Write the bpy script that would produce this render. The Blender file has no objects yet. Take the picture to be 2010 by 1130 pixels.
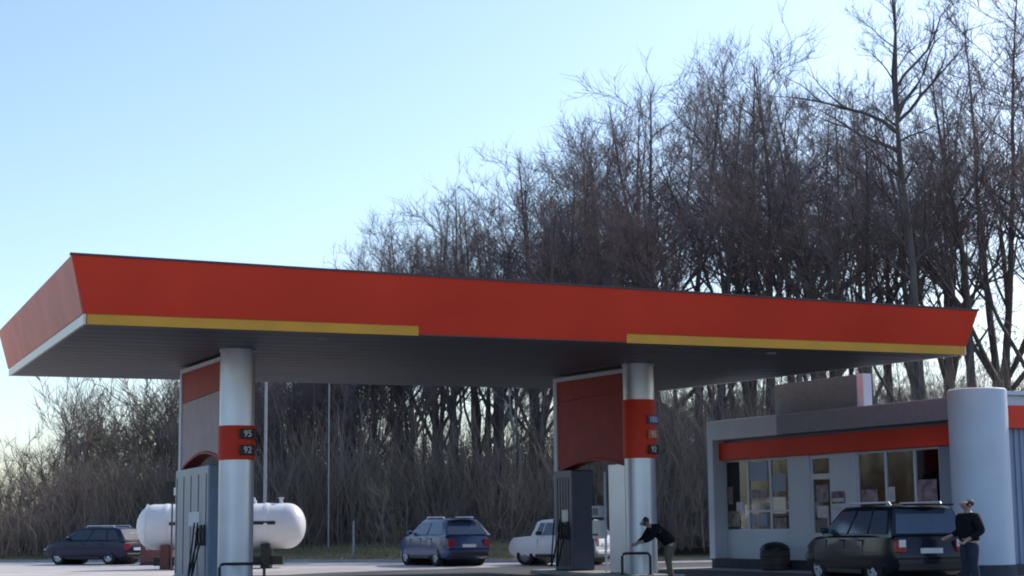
import bpy, bmesh, math, random
from mathutils import Vector, Matrix
import numpy as np
S = bpy.context.scene
COL = S.collection
R = math.radians
# ------------------------------------------------------------------ camera
F_PX, HOR, ROLL, EYE = 3300.0, 1030.0, R(0.6), 1.42
PITCH = math.atan((HOR - 565) / F_PX)
cam = bpy.data.cameras.new('camera'); cam_o = bpy.data.objects.new('camera', cam); COL.objects.link(cam_o)
cam.sensor_fit = 'HORIZONTAL'; cam.sensor_width = 36.0; cam.lens = 36.0 * F_PX / 2010.0
cam.clip_start = 0.1; cam.clip_end = 6000
cam_o.matrix_world = Matrix.Translation((0, 0, EYE)) @ Matrix.Rotation(math.pi/2 + PITCH, 4, 'X') @ Matrix.Rotation(-ROLL, 4, 'Z')
S.camera = cam_o
# ------------------------------------------------------------------ sky, sun, exposure
SUN_AZ, SUN_EL = R(46), R(36)          # azimuth measured from +Y (the view direction) towards +X
w = bpy.data.worlds.new('World'); S.world = w; w.use_nodes = True
nt = w.node_tree; bg = nt.nodes['Background']
sky = nt.nodes.new('ShaderNodeTexSky'); sky.sky_type = 'NISHITA'; sky.sun_disc = False
sky.sun_elevation = SUN_EL; sky.sun_rotation = SUN_AZ
sky.air_density = 1.0; sky.dust_density = 1.1; sky.ozone_density = 3.2
nt.links.new(sky.outputs[0], bg.inputs[0]); bg.inputs[1].default_value = 0.15
sun = bpy.data.lights.new('sun', 'SUN'); sun.energy = 3.0; sun.angle = R(0.5); sun.color = (1.0, 0.93, 0.82)
sun_o = bpy.data.objects.new('sun', sun); COL.objects.link(sun_o)
sd = Vector((math.sin(SUN_AZ)*math.cos(SUN_EL), math.cos(SUN_AZ)*math.cos(SUN_EL), math.sin(SUN_EL)))
sun_o.rotation_euler = sd.to_track_quat('Z', 'Y').to_euler(); sun_o.location = (20, 10, 40)
S.view_settings.view_transform = 'Standard'; S.view_settings.look = 'None'
S.view_settings.exposure = 0.5; S.view_settings.gamma = 1.0
S.cycles.filter_width = 2.0
# ------------------------------------------------------------------ from a spot in the photograph to a spot in the place
def ray(px, py):
    A, B = px - 1005, 565 - py; c, s = math.cos(ROLL), math.sin(ROLL)
    a, b = (c*A + s*B)/F_PX, (-s*A + c*B)/F_PX
    d = Vector((a, math.cos(PITCH) - b*math.sin(PITCH), math.sin(PITCH) + b*math.cos(PITCH)))
    return d / d.y
def G(px, py, z=0.0):
    d = ray(px, py); t = (z - EYE)/d.z; return Vector((d.x*t, t, z))
def P(px, py, dist):
    d = ray(px, py); return Vector((d.x*dist, dist, EYE + d.z*dist))
# ------------------------------------------------------------------ materials
def mat(name, col, rough=0.6, metal=0.0, var=0.12, scale=6.0, bump=0.0, spec=0.5, coat=0.0, var2=None, bscale=None, stretch=None):
    m = bpy.data.materials.new(name); m.use_nodes = True; t = m.node_tree
    b = t.nodes['Principled BSDF']; b.inputs['Roughness'].default_value = rough; b.inputs['Metallic'].default_value = metal
    b.inputs['Specular IOR Level'].default_value = spec
    if coat: b.inputs['Coat Weight'].default_value = coat; b.inputs['Coat Roughness'].default_value = 0.05
    tc = t.nodes.new('ShaderNodeTexCoord'); n = t.nodes.new('ShaderNodeTexNoise'); n.inputs['Scale'].default_value = scale
    n.inputs['Detail'].default_value = 6
    src = tc.outputs['Object']
    if stretch:
        mp = t.nodes.new('ShaderNodeMapping'); mp.inputs['Scale'].default_value = stretch
        t.links.new(src, mp.inputs[0]); src = mp.outputs[0]
    t.links.new(src, n.inputs['Vector'])
    rp = t.nodes.new('ShaderNodeValToRGB'); rp.color_ramp.elements[0].position = 0.3; rp.color_ramp.elements[1].position = 0.7
    lo = [c*(1-var) for c in col]; hi = var2 if var2 else [min(1, c*(1+var)) for c in col]
    rp.color_ramp.elements[0].color = (*lo, 1); rp.color_ramp.elements[1].color = (*hi, 1)
    t.links.new(n.outputs[0], rp.inputs[0]); t.links.new(rp.outputs[0], b.inputs['Base Color'])
    if bump:
        n2 = t.nodes.new('ShaderNodeTexNoise'); n2.inputs['Scale'].default_value = bscale or scale*8; n2.inputs['Detail'].default_value = 5
        t.links.new(src, n2.inputs['Vector'])
        bp = t.nodes.new('ShaderNodeBump'); bp.inputs['Strength'].default_value = bump; bp.inputs['Distance'].default_value = 0.02
        t.links.new(n2.outputs[0], bp.inputs['Height']); t.links.new(bp.outputs[0], b.inputs['Normal'])
    return m
def glass_mat(name, tint=(0.75, 0.85, 0.95), refl=0.08):
    m = bpy.data.materials.new(name); m.use_nodes = True; t = m.node_tree
    for n in list(t.nodes):
        if n.type == 'BSDF_PRINCIPLED': t.nodes.remove(n)
    out = t.nodes['Material Output']
    tr = t.nodes.new('ShaderNodeBsdfTransparent'); tr.inputs[0].default_value = (*tint, 1)
    gl = t.nodes.new('ShaderNodeBsdfGlossy'); gl.inputs['Roughness'].default_value = 0.03
    fr = t.nodes.new('ShaderNodeFresnel'); fr.inputs[0].default_value = 1.4
    ma = t.nodes.new('ShaderNodeMath'); ma.operation = 'ADD'; ma.inputs[1].default_value = refl; ma.use_clamp = True
    mx = t.nodes.new('ShaderNodeMixShader')
    t.links.new(fr.outputs[0], ma.inputs[0]); t.links.new(ma.outputs[0], mx.inputs[0])
    t.links.new(tr.outputs[0], mx.inputs[1]); t.links.new(gl.outputs[0], mx.inputs[2]); t.links.new(mx.outputs[0], out.inputs[0])
    return m
M = dict(
 red=mat('red_cladding', (0.72, 0.055, 0.028), 0.5, spec=0.15, var=0.12, scale=0.35, var2=(0.80, 0.066, 0.034)),
 red_glare=mat('sky_glare_red', (0.62, 0.14, 0.11), 0.45, spec=0.3, var=0.15, scale=0.8),  # red paled and pinked to carry the sky's glare on the end face
 panel_red=mat('faded_red_panel', (0.40, 0.065, 0.052), 0.6, spec=0.12, var=0.12, scale=2),
 panel_pale=mat('pale_panel', (0.40, 0.31, 0.33), 0.55, spec=0.15, var=0.08, scale=2),
 yellow=mat('yellow_strip', (0.68, 0.33, 0.02), 0.45, var=0.1, scale=1),
 cream=mat('cream_edge', (0.85, 0.78, 0.62), 0.4, var=0.05),
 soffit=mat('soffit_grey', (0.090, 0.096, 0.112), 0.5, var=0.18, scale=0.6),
 seam=mat('seam_dark', (0.06, 0.06, 0.07), 0.6),
 roofm=mat('roof_sheet', (0.25, 0.25, 0.27), 0.6),
 colm=mat('column_paint', (0.60, 0.64, 0.72), 0.34, metal=0.6, var=0.05, scale=1.5),
 polem=mat('galvanised_grey', (0.34, 0.34, 0.36), 0.5, var=0.1),
 joint=mat('soffit_joint_grey', (0.055, 0.06, 0.075), 0.6),
 trim=mat('pale_trim', (0.60, 0.63, 0.72), 0.45, var=0.05),
 black=mat('black_paint', (0.012, 0.012, 0.014), 0.45),
 rubber=mat('rubber', (0.018, 0.018, 0.02), 0.85, var=0.3, scale=20),
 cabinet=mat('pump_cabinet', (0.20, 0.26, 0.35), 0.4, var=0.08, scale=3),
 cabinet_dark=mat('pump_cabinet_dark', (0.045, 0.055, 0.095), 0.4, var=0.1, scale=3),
 screen=mat('display_face', (0.75, 0.76, 0.76), 0.3, var=0.03),
 white=mat('white_paint', (0.80, 0.80, 0.80), 0.4, var=0.05, scale=2),
 tank=mat('tank_white', (0.80, 0.80, 0.79), 0.35, var=0.06, scale=1.2, bump=0.05),
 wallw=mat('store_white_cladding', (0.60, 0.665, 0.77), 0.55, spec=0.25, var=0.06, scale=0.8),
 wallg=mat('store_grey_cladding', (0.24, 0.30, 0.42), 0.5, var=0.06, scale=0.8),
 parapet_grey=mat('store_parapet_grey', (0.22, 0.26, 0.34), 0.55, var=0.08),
 signbox=mat('roof_sign_face', (0.12, 0.21, 0.23), 0.7, spec=0.1, var=0.1),
 plinth=mat('plinth_stone', (0.05, 0.055, 0.075), 0.8, var=0.2, scale=4),
 frame=mat('window_frame', (0.62, 0.66, 0.75), 0.4, var=0.04),
 interior=mat('shop_interior', (0.42, 0.42, 0.45), 0.8, var=0.15),
 goods=mat('shop_goods', (0.30, 0.20, 0.16), 0.7, var=0.6, scale=5, var2=(0.45, 0.42, 0.36)),
 paper=mat('paper_notice', (0.62, 0.60, 0.66), 0.7, var=0.15, scale=9),
 poster=mat('poster_print', (0.16, 0.12, 0.20), 0.6, var=0.5, scale=4, var2=(0.45, 0.36, 0.40)),
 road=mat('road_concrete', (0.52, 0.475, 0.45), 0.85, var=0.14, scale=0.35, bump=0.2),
 shaded_asphalt=mat('shaded_asphalt', (0.055, 0.058, 0.066), 0.85, var=0.25, scale=0.8, bump=0.4),
 kerb=mat('kerb_concrete', (0.36, 0.35, 0.34), 0.85, var=0.15, scale=2, bump=0.2),
 soil=mat('soil_and_dead_grass', (0.13, 0.115, 0.065), 0.95, var=0.35, scale=0.5, bump=0.6, var2=(0.20, 0.18, 0.10)),
 grass=mat('dry_grass', (0.20, 0.19, 0.095), 0.9, var=0.3, scale=0.4, var2=(0.30, 0.27, 0.15)),
 bark=mat('bark', (0.095, 0.080, 0.078), 0.9, var=0.35, scale=1.5, stretch=(1, 1, 0.3)),
 bark_pale=mat('pale_bark', (0.30, 0.27, 0.25), 0.85, var=0.4, scale=1.2, stretch=(1, 1, 0.4)),
 twig=mat('twigs', (0.175, 0.145, 0.155), 0.9, var=0.25, scale=0.4),
 twig_red=mat('reddish_twigs', (0.165, 0.118, 0.122), 0.9, var=0.25, scale=0.4),
 twig_pale=mat('pale_twigs', (0.20, 0.185, 0.185), 0.9, var=0.25, scale=0.4),
 scrub=mat('scrub_stems', (0.22, 0.175, 0.15), 0.9, var=0.3, scale=0.25),
 scrub_green=mat('greenish_scrub_stems', (0.21, 0.185, 0.13), 0.9, var=0.3, scale=0.3),
 brush=mat('underbrush', (0.25, 0.20, 0.165), 0.95, var=0.35, scale=0.3),
 carglass=mat('car_glass', (0.022, 0.028, 0.036), 0.06, var=0.1, spec=0.8),
 carglass_blue=mat('car_glass_bluish', (0.05, 0.075, 0.12), 0.08, var=0.1, spec=0.8),
 alloy=mat('alloy', (0.62, 0.62, 0.64), 0.4, metal=0.3, var=0.05),
 steelrim=mat('steel_rim', (0.25, 0.25, 0.26), 0.5, metal=0.3),
 plate=mat('number_plate_white', (0.7, 0.7, 0.7), 0.5),
 paint_navy=mat('paint_navy', (0.016, 0.019, 0.050), 0.35, coat=0.25, spec=0.3, var=0.06, scale=0.5),
 paint_blue=mat('paint_blue', (0.035, 0.065, 0.16), 0.3, coat=0.7, var=0.06, scale=0.5),
 paint_white=mat('paint_white', (0.84, 0.85, 0.86), 0.35, coat=0.4, var=0.06, scale=0.8),
 paint_black=mat('paint_black', (0.008, 0.010, 0.020), 0.28, coat=0.35, spec=0.35, var=0.06, scale=0.5),
 redlamp=mat('tail_lamp_red', (0.30, 0.015, 0.02), 0.2, var=0.1),
 clearlamp=mat('clear_lamp', (0.75, 0.72, 0.75), 0.15, var=0.05),
 skin=mat('skin', (0.42, 0.26, 0.20), 0.6, var=0.06),
 hair=mat('dark_hair', (0.03, 0.022, 0.018), 0.7, var=0.2, scale=30),
 jacket=mat('black_jacket', (0.008, 0.009, 0.013), 0.85, spec=0.2, var=0.25, scale=8, bump=0.3),
 jeans=mat('dark_jeans', (0.020, 0.030, 0.060), 0.85, var=0.25, scale=8),
 khaki=mat('khaki_trousers', (0.13, 0.12, 0.085), 0.85, var=0.25, scale=8),
 shoes_dark=mat('dark_shoes', (0.015, 0.014, 0.014), 0.6),
 shoes_pale=mat('pale_shoes', (0.55, 0.54, 0.54), 0.6),
 bin=mat('brown_bin', (0.060, 0.050, 0.048), 0.7, var=0.4, scale=5),
 rust=mat('brick_red_paint', (0.17, 0.060, 0.055), 0.7, var=0.2, scale=4),
 signblue=mat('sign_blue', (0.05, 0.05, 0.30), 0.5), signdark=mat('sign_dark', (0.012, 0.012, 0.018), 0.5),
 signorange=mat('sign_orange', (0.55, 0.16, 0.06), 0.5),
)
GLASS = glass_mat('shop_glass'); 
# ------------------------------------------------------------------ mesh helpers
class MB:
    def __init__(s): s.v = []; s.f = []
    def add(s, vs, fs):
        o = len(s.v); s.v += [tuple(v) for v in vs]; s.f += [tuple(i+o for i in f) for f in fs]; return s
    def box(s, x0, x1, y0, y1, z0, z1):
        return s.add([(x0,y0,z0),(x1,y0,z0),(x1,y1,z0),(x0,y1,z0),(x0,y0,z1),(x1,y0,z1),(x1,y1,z1),(x0,y1,z1)],
                     [(0,3,2,1),(4,5,6,7),(0,1,5,4),(1,2,6,5),(2,3,7,6),(3,0,4,7)])
    def hexa(s, p):      # 8 corners, same order as box
        return s.add(p, [(0,3,2,1),(4,5,6,7),(0,1,5,4),(1,2,6,5),(2,3,7,6),(3,0,4,7)])
    def prism(s, poly, off):       # polygon (3D points) pushed along off
        n = len(poly); off = Vector(off); b = [Vector(p) + off for p in poly]
        return s.add(list(poly) + b, [tuple(range(n))[::-1], tuple(range(n, 2*n))] + [(i, (i+1) % n, n+(i+1) % n, n+i) for i in range(n)])
    def tube(s, pts, rad, k=8, cap=True):
        pts = [Vector(p) for p in pts]; n = len(pts)
        if not hasattr(rad, '__len__'): rad = [rad]*n
        vs = []
        for i, p in enumerate(pts):
            t = (pts[min(i+1, n-1)] - pts[max(i-1, 0)]).normalized()
            a = t.cross(Vector((0.31, 0.17, 0.93)) if abs(t.z) < 0.9 else Vector((1, 0.1, 0))).normalized(); b = t.cross(a)
            vs += [p + rad[i]*(math.cos(2*math.pi*j/k)*a + math.sin(2*math.pi*j/k)*b) for j in range(k)]
        fs = [(i*k+j, i*k+(j+1) % k, (i+1)*k+(j+1) % k, (i+1)*k+j) for i in range(n-1) for j in range(k)]
        if cap: fs += [tuple(range(k))[::-1], tuple(range((n-1)*k, n*k))]
        return s.add(vs, fs)
    def lathe(s, prof, k=24, axis='Z', origin=(0, 0, 0), cap=True):     # prof: (radius, height)
        vs = []; n = len(prof); o = Vector(origin)
        for r, h in prof:
            for j in range(k):
                c, q = r*math.cos(2*math.pi*j/k), r*math.sin(2*math.pi*j/k)
                vs.append(o + Vector({'Z': (c, q, h), 'Y': (c, h, q), 'X': (h, c, q)}[axis]))
        fs = [(i*k+j, i*k+(j+1) % k, (i+1)*k+(j+1) % k, (i+1)*k+j) for i in range(n-1) for j in range(k)]
        if cap and prof[0][0] > 1e-6: fs.append(tuple(range(k))[::-1])
        if cap and prof[-1][0] > 1e-6: fs.append(tuple(range((n-1)*k, n*k)))
        return s.add(vs, fs)
    def mesh(s, name, m=None):
        me = bpy.data.meshes.new(name); me.from_pydata(s.v, [], s.f); 
        bm = bmesh.new(); bm.from_mesh(me); bmesh.ops.remove_doubles(bm, verts=bm.verts, dist=1e-6); bmesh.ops.recalc_face_normals(bm, faces=bm.faces); bm.to_mesh(me); bm.free()
        if m: me.materials.append(m)
        return me
    def build(s, name, m, parent=None, bevel=0.0, smooth=False, seg=2):
        o = bpy.data.objects.new(name, s.mesh(name, m)); COL.objects.link(o)
        if parent: o.parent = parent
        if bevel:
            b = o.modifiers.new('bevel', 'BEVEL'); b.width = bevel; b.segments = seg; b.limit_method = 'ANGLE'; b.angle_limit = R(40)
        if smooth: smooth_by_angle(o.data)
        return o
def smooth_by_angle(me, ang=R(40)):
    for p in me.polygons: p.use_smooth = True
    bm = bmesh.new(); bm.from_mesh(me)
    for e in bm.edges:
        if len(e.link_faces) == 2 and e.calc_face_angle(0) > ang: e.smooth = False
    bm.to_mesh(me); bm.free()
def tag(o, label=None, cat=None, group=None, kind=None):
    if label: o['label'] = label
    if cat: o['category'] = cat
    if group: o['group'] = group
    if kind: o['kind'] = kind
    return o
def thing(name, label, cat, loc=(0, 0, 0), rz=0.0, group=None):
    o = bpy.data.objects.new(name, None); COL.objects.link(o); o.location = loc; o.rotation_euler = (0, 0, rz)
    o.empty_display_size = 0.3
    return tag(o, label, cat, group)
def copy_tree(o, parent=None):
    c = o.copy(); COL.objects.link(c); c.parent = parent
    for ch in [x for x in bpy.data.objects if x.parent == o]: copy_tree(ch, c)
    return c
def bake(o):     # freeze modifiers into the mesh
    dg = bpy.context.evaluated_depsgraph_get(); me = bpy.data.meshes.new_from_object(o.evaluated_get(dg))
    o.modifiers.clear(); o.data = me; return o
def sheet(name, pts, m, z):
    me = bpy.data.meshes.new(name); me.from_pydata([(p[0], p[1], z) for p in pts], [], [tuple(range(len(pts)))])
    me.materials.append(m); o = bpy.data.objects.new(name, me); COL.objects.link(o)
    if me.polygons[0].normal.z < 0: me.flip_normals()
    return tag(o, kind='structure')
# ================================================================== GROUND
sheet('ground', [(-900, -200), (900, -200), (900, 2500), (-900, 2500)], M['soil'], -0.02)
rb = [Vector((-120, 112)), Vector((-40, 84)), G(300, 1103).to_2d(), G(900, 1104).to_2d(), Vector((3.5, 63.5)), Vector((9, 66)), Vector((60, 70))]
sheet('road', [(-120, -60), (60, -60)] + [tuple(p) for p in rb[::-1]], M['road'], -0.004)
shade_edge = [G(560, 1128), G(650, 1123.5), G(830, 1118), G(1000, 1112), G(1110, 1107.5)]  # far edge of the dark sheet, laid along the ground's shade line
sheet('forecourt', [(-30, 20), (40, 20), (40, 62), (6, 62)] + [(p.x, p.y) for p in shade_edge[::-1]] + [(-16, 50)], M['shaded_asphalt'], 0.004)  # dark surfacing that also stands in for the shade on the ground
mb = MB()                                                        # kerb stones along the back of the road
kp = [Vector((-120, 112)), Vector((-40, 84)), G(300, 1103).to_2d(), G(900, 1104).to_2d(), Vector((3.5, 63.5))]
for a, b in zip(kp[:-1], kp[1:]):
    d = (b-a).normalized()*0.15; n = Vector((-d.y, d.x))
    mb.prism([(a.x, a.y, -0.02), (b.x, b.y, -0.02), (b.x+n.x, b.y+n.y, -0.02), (a.x+n.x, a.y+n.y, -0.02)], (0, 0, 0.13))
tag(mb.build('kerb', M['kerb'], bevel=0.02), kind='structure')
# grass verge rising gently to the wood
mb = MB(); rnd = random.Random(5); nx, ny = 90, 10
ex = np.linspace(-110, 3.4, nx)
def back_edge(x):
    for a, b in zip(kp[:-1], kp[1:]):
        if a.x <= x <= b.x: return a.y + (b.y-a.y)*(x-a.x)/(b.x-a.x)
    return kp[-1].y
vs = []
for j in range(ny):
    for i in range(nx):
        s = j/(ny-1); x = ex[i]; y = back_edge(x) + 0.16 + s*34
        vs.append((x, y, 0.09 + 0.75*min(1, s*2.4) + (rnd.uniform(-.06, .06) if j else 0)))
mb.add(vs, [(j*nx+i, j*nx+i+1, (j+1)*nx+i+1, (j+1)*nx+i) for j in range(ny-1) for i in range(nx-1)])
tag(mb.build('grass_verge', M['soil'], smooth=True), kind='structure')
# ================================================================== BARE TREES
def tubes_np(P3, r0, r1, k=3):
    """many short tapered 2-segment twigs at once: P3 (n,3,3)"""
    n = len(P3)
    if n == 0: return np.zeros((0, 3)), np.zeros((0, 4), int)
    t = P3[:, 2]-P3[:, 0]; t /= np.linalg.norm(t, axis=1, keepdims=True)+1e-9
    ref = np.tile([0.3, 0.2, 0.93], (n, 1)); a = np.cross(t, ref); a /= np.linalg.norm(a, axis=1, keepdims=True)+1e-9; b = np.cross(t, a)
    rr = np.stack([r0, (r0+r1)*.5, r1], 1)
    ang = np.arange(k)*2*np.pi/k
    ring = a[:, None]*np.cos(ang)[None, :, None] + b[:, None]*np.sin(ang)[None, :, None]
    V = (P3[:, :, None, :] + rr[:, :, None, None]*ring[:, None, :, :]).reshape(-1, 3)
    f = []
    for i in range(2):
        for j in range(k): f.append([i*k+j, i*k+(j+1) % k, (i+1)*k+(j+1) % k, (i+1)*k+j])
    Fc = (np.arange(n)*3*k)[:, None, None] + np.array(f)[None]
    return V, Fc.reshape(-1, 4)
def np_mesh(name, V, Fc, m):
    me = bpy.data.meshes.new(name)
    me.vertices.add(len(V)); me.vertices.foreach_set('co', V.astype(np.float32).ravel())
    me.loops.add(len(Fc)*4); me.loops.foreach_set('vertex_index', Fc.astype(np.int32).ravel())
    me.polygons.add(len(Fc)); me.polygons.foreach_set('loop_start', np.arange(0, len(Fc)*4, 4, dtype=np.int32)); me.polygons.foreach_set('loop_total', np.full(len(Fc), 4, np.int32))
    me.update(calc_edges=True); me.materials.append(m); return me
def unit(v): return v/(np.linalg.norm(v)+1e-9)
def wander(rg, p, d, L, n, up, jit):
    pts = [np.array(p, float)]; d = unit(np.array(d, float)); st = L/n
    for i in range(n):
        d = unit(d + np.array([0, 0, up/n]) + rg.normal(0, jit, 3)); pts.append(pts[-1]+d*st)
    return pts
def at(pts, s):
    x = s*(len(pts)-1); i = min(int(x), len(pts)-2); u = x-i
    return pts[i]*(1-u)+pts[i+1]*u, unit(pts[i+1]-pts[i])
def side(rg, d, ang):
    a = unit(np.cross(d, rg.normal(0, 1, 3))); return unit(d*math.cos(ang)+a*math.sin(ang))
def grow(seed, H, r, cs, spread, nl, tw=0.16, stems=1, lean=0.02, limbs_extra=(), tip=0.0055, trunk_top=0.95, incl=(0.5, 0.9), upc=.45, dome=True, forks=0):
    """returns (trunk mesh data, crown mesh data)"""
    rg = np.random.default_rng(seed); tb = MB(); tws = []; tr0 = []; tr1 = []
    def twigs(pts, L, dens, lmin, lmax, s0=0.15):
        for _ in range(max(1, int(L/dens))):
            p, d = at(pts, rg.uniform(s0, 1)); q = side(rg, d, rg.uniform(.4, 1.0)); q = unit(q+np.array([0, 0, .25])); l = rg.uniform(lmin, lmax)
            m_ = p+q*l*.5; e_ = m_ + unit(q+rg.normal(0, .2, 3)+np.array([0, 0, .12]))*l*.5
            tws.append([p, m_, e_]); tr0.append(tip*1.25); tr1.append(tip*.6)
    def branch(p, d, L, rad):
        pts = wander(rg, p, d, L, 4, .35, .12); tb2.tube(pts, [rad, rad*.8, rad*.6, rad*.45, .006], 3, cap=False)
        twigs(pts, L, tw, .25, .8, 0.1)
        for _ in range(int(L/.55)):
            q, e = at(pts, rg.uniform(.2, .9)); l = L*rg.uniform(.25, .5)
            p2 = wander(rg, q, side(rg, e, rg.uniform(.4, .8)), l, 2, .2, .12)
            tws.append(p2); tr0.append(tip*1.7); tr1.append(tip*.8); twigs(p2, l, tw, .2, .6, .1)
    def limb(p, d, L, rad, sub=True):
        pts = wander(rg, p, d, L, 7, upc, .17); tb.tube(pts, [max(.008, rad*(1-i/7.4)) for i in range(8)], 5, cap=False)
        for _ in range(int(L/(.42 if L < 4 else .52))):
            s = rg.uniform(.15 if L < 4 else .4, 1); q, e = at(pts, s); branch(q, side(rg, e, rg.uniform(.45, .9)), (.35+.3*min(L, 3.6)*(1-s*.6))*rg.uniform(.6, 1.1), max(.009, rad*(1-s)*.5))
        if sub and L > 2.2:
            for _ in range(int(sub)+(1 if sub is True else 0)): 
                s = rg.uniform(.25, .75); q, e = at(pts, s); limb(q, side(rg, e, rg.uniform(.3, .65)), L*(.68-.35*s), rad*(1-s)*.8, False)
    tb2 = MB()
    for st in range(stems):
        base = np.array([0, 0, -.2]) if stems == 1 else np.array([*rg.normal(0, .55, 2), -.2])
        d0 = np.array([*rg.normal(0, lean if stems == 1 else .22, 2), 1])
        h = H*(1 if st == 0 else rg.uniform(.6, .97)); rr = r if stems == 1 else r*rg.uniform(.6, 1)
        pts = wander(rg, base, d0, h*trunk_top, 12, .15, .035 if stems == 1 else .06)
        rad = [rr*(1.25 if i == 0 else 1)*(1-.93*(i/12)**(.72 if forks else 1.1)) for i in range(13)]
        tb.tube(pts, rad, 7 if stems == 1 else 5)
        n_ = nl if stems == 1 else max(3, nl//stems)
        az = rg.uniform(0, 6.28)
        for i in range(n_):
            s = cs+(.99-cs)*((i+rg.uniform(0, 1))/n_); q, e = at(pts, s); az += 2.4+rg.uniform(-.5, .5); inc = rg.uniform(*incl)
            d = np.array([math.cos(az)*math.sin(inc), math.sin(az)*math.sin(inc), math.cos(inc)])
            u_ = (s-cs)/(1-cs); L = spread*h*((.62+.48*math.sin(math.pi*u_**.85)) if dome else (1.12-.75*u_))*rg.uniform(.65, 1.1)
            limb(q, d, L, max(.014, rad[min(12, int(s*12))]*.5))
        for _ in range(int(h*.8)):      # thin shoots low on the trunk
            q, e = at(pts, rg.uniform(.06, cs)); a_ = rg.uniform(0, 6.28); branch(q, (math.cos(a_), math.sin(a_), .8), rg.uniform(.5, 1.4), .011)
        twigs(pts, h*.3, tw*.7, .3, .8, .75)
    for i in range(forks):
        s = rg.uniform(.24, .55); q, e = at(pts, s); a_ = az+i*6.28/forks+rg.uniform(-.5, .5); inc = rg.uniform(.28, .62)
        limb(q, np.array([math.cos(a_)*math.sin(inc), math.sin(a_)*math.sin(inc), math.cos(inc)]), h*(.86-s)*rg.uniform(.75, 1.0), rad[int(s*12)]*.62, 5)
    for (hs, d, L, rad) in limbs_extra:
        q, e = at(pts, hs/H); limb(q, d, L, rad); 
    V, Fc = tubes_np(np.array(tws), np.array(tr0), np.array(tr1))
    bv = np.array(tb2.v).reshape(-1, 3); bf = np.array(tb2.f, int).reshape(-1, 4)
    return tb, (np.concatenate([V, bv]), np.concatenate([Fc, bf+len(V)]))
def tree_proto(name, seed, H, mt, mc, **k):
    tb, (V, Fc) = grow(seed, H, **k)
    me = bpy.data.meshes.new('trunk'); me.from_pydata([tuple(v) for v in tb.v], [], tb.f); me.materials.append(mt)
    for p in me.polygons: p.use_smooth = True
    zz = np.sort(V[:, 2]); return dict(name=name, H=float(zz[int(len(zz)*.995)]), trunk=me, crown=np_mesh('crown', V, Fc, mc))
def plant(pr, x, y, z, H, rz, label, cat, group=None, sx=1.0):
    t = thing(pr['name'], label, cat, (x, y, z), rz, group); s = H/pr['H']; t.scale = (s*sx, s*sx, s)
    for nm in ('trunk', 'crown'):
        c = bpy.data.objects.new(nm, pr[nm]); COL.objects.link(c); c.parent = t
    return t
B, BP, T, TR, TP = M['bark'], M['bark_pale'], M['twig'], M['twig_red'], M['twig_pale']
PR = [tree_proto('bare_tree', 11, 18, B, T, r=.22, cs=.36, spread=.17, nl=12, tw=.125, tip=.005, incl=(.45, 1.0), trunk_top=.88, forks=3),
      tree_proto('bare_tree', 12, 18, B, TR, r=.19, cs=.42, spread=.165, nl=12, tw=.115, tip=.005, incl=(.4, .95), trunk_top=.88, forks=3),
      tree_proto('bare_tree', 13, 18, B, T, r=.24, cs=.34, spread=.185, nl=12, tw=.125, tip=.005, incl=(.5, 1.1), trunk_top=.86, forks=4),
      tree_proto('bare_tree', 24, 18, B, TR, r=.18, cs=.46, spread=.16, nl=12, tw=.115, tip=.005, incl=(.35, .9), trunk_top=.90, forks=3),
      tree_proto('bare_tree', 15, 18, B, T, r=.20, cs=.38, spread=.175, nl=12, tw=.125, tip=.005, lean=.07, incl=(.45, 1.0), trunk_top=.88, forks=3),
      tree_proto('bare_tree', 16, 18, BP, TP, r=.13, cs=.40, spread=.19, nl=14, tip=.0055, incl=(.3, .7))]
SH = [tree_proto('bare_shrub', 31, 6, M['scrub'], M['scrub'], r=.05, cs=.2, spread=.24, nl=32, stems=7, tw=.10, tip=.0062, trunk_top=.86),
      tree_proto('bare_shrub', 32, 6, M['scrub'], M['scrub_green'], r=.05, cs=.2, spread=.26, nl=32, stems=6, tw=.10, tip=.0062, trunk_top=.86),
      tree_proto('bare_shrub', 33, 6, B, M['scrub'], r=.06, cs=.25, spread=.25, nl=30, stems=5, tw=.10, tip=.0062, trunk_top=.86)]
TOPX = [-60, 0, 60, 130, 200, 260, 340, 480, 560, 640, 700, 745, 830, 900, 1000, 1100, 1180, 1250, 1400, 1480, 1560, 1610, 1660, 1720, 1880, 1960, 2100]
TOPY = [950, 922, 882, 822, 752, 730, 712, 690, 630, 545, 480, 425, 415, 355, 335, 270, 205, 155, 95, 75, 60, 130, 150, 130, 100, -50, -90]
rnd = random.Random(77)
def height_at(px, dist, jit=0.0):
    y = float(np.interp(px, TOPX, TOPY)) + jit; return P(px, y, dist).z
GRP = {'right': ('tall bare tree in the dense wood behind the store roof', 'bare trees behind the store'),
       'mid': ('bare twiggy tree of the wood rising above the red canopy', 'bare trees above the canopy'),
       'low': ('slender bare tree in the wood seen beneath the canopy between its columns', 'bare trees beneath the canopy edge'),
       'scrub': ('brown bare shrub of the thicket behind the dark hatchback', 'shrubs behind the hatchback'),
       'brush': ('low bare bush at the foot of the wood behind the parked cars', 'bushes at the foot of the wood')}
GZ = 0.8
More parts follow.
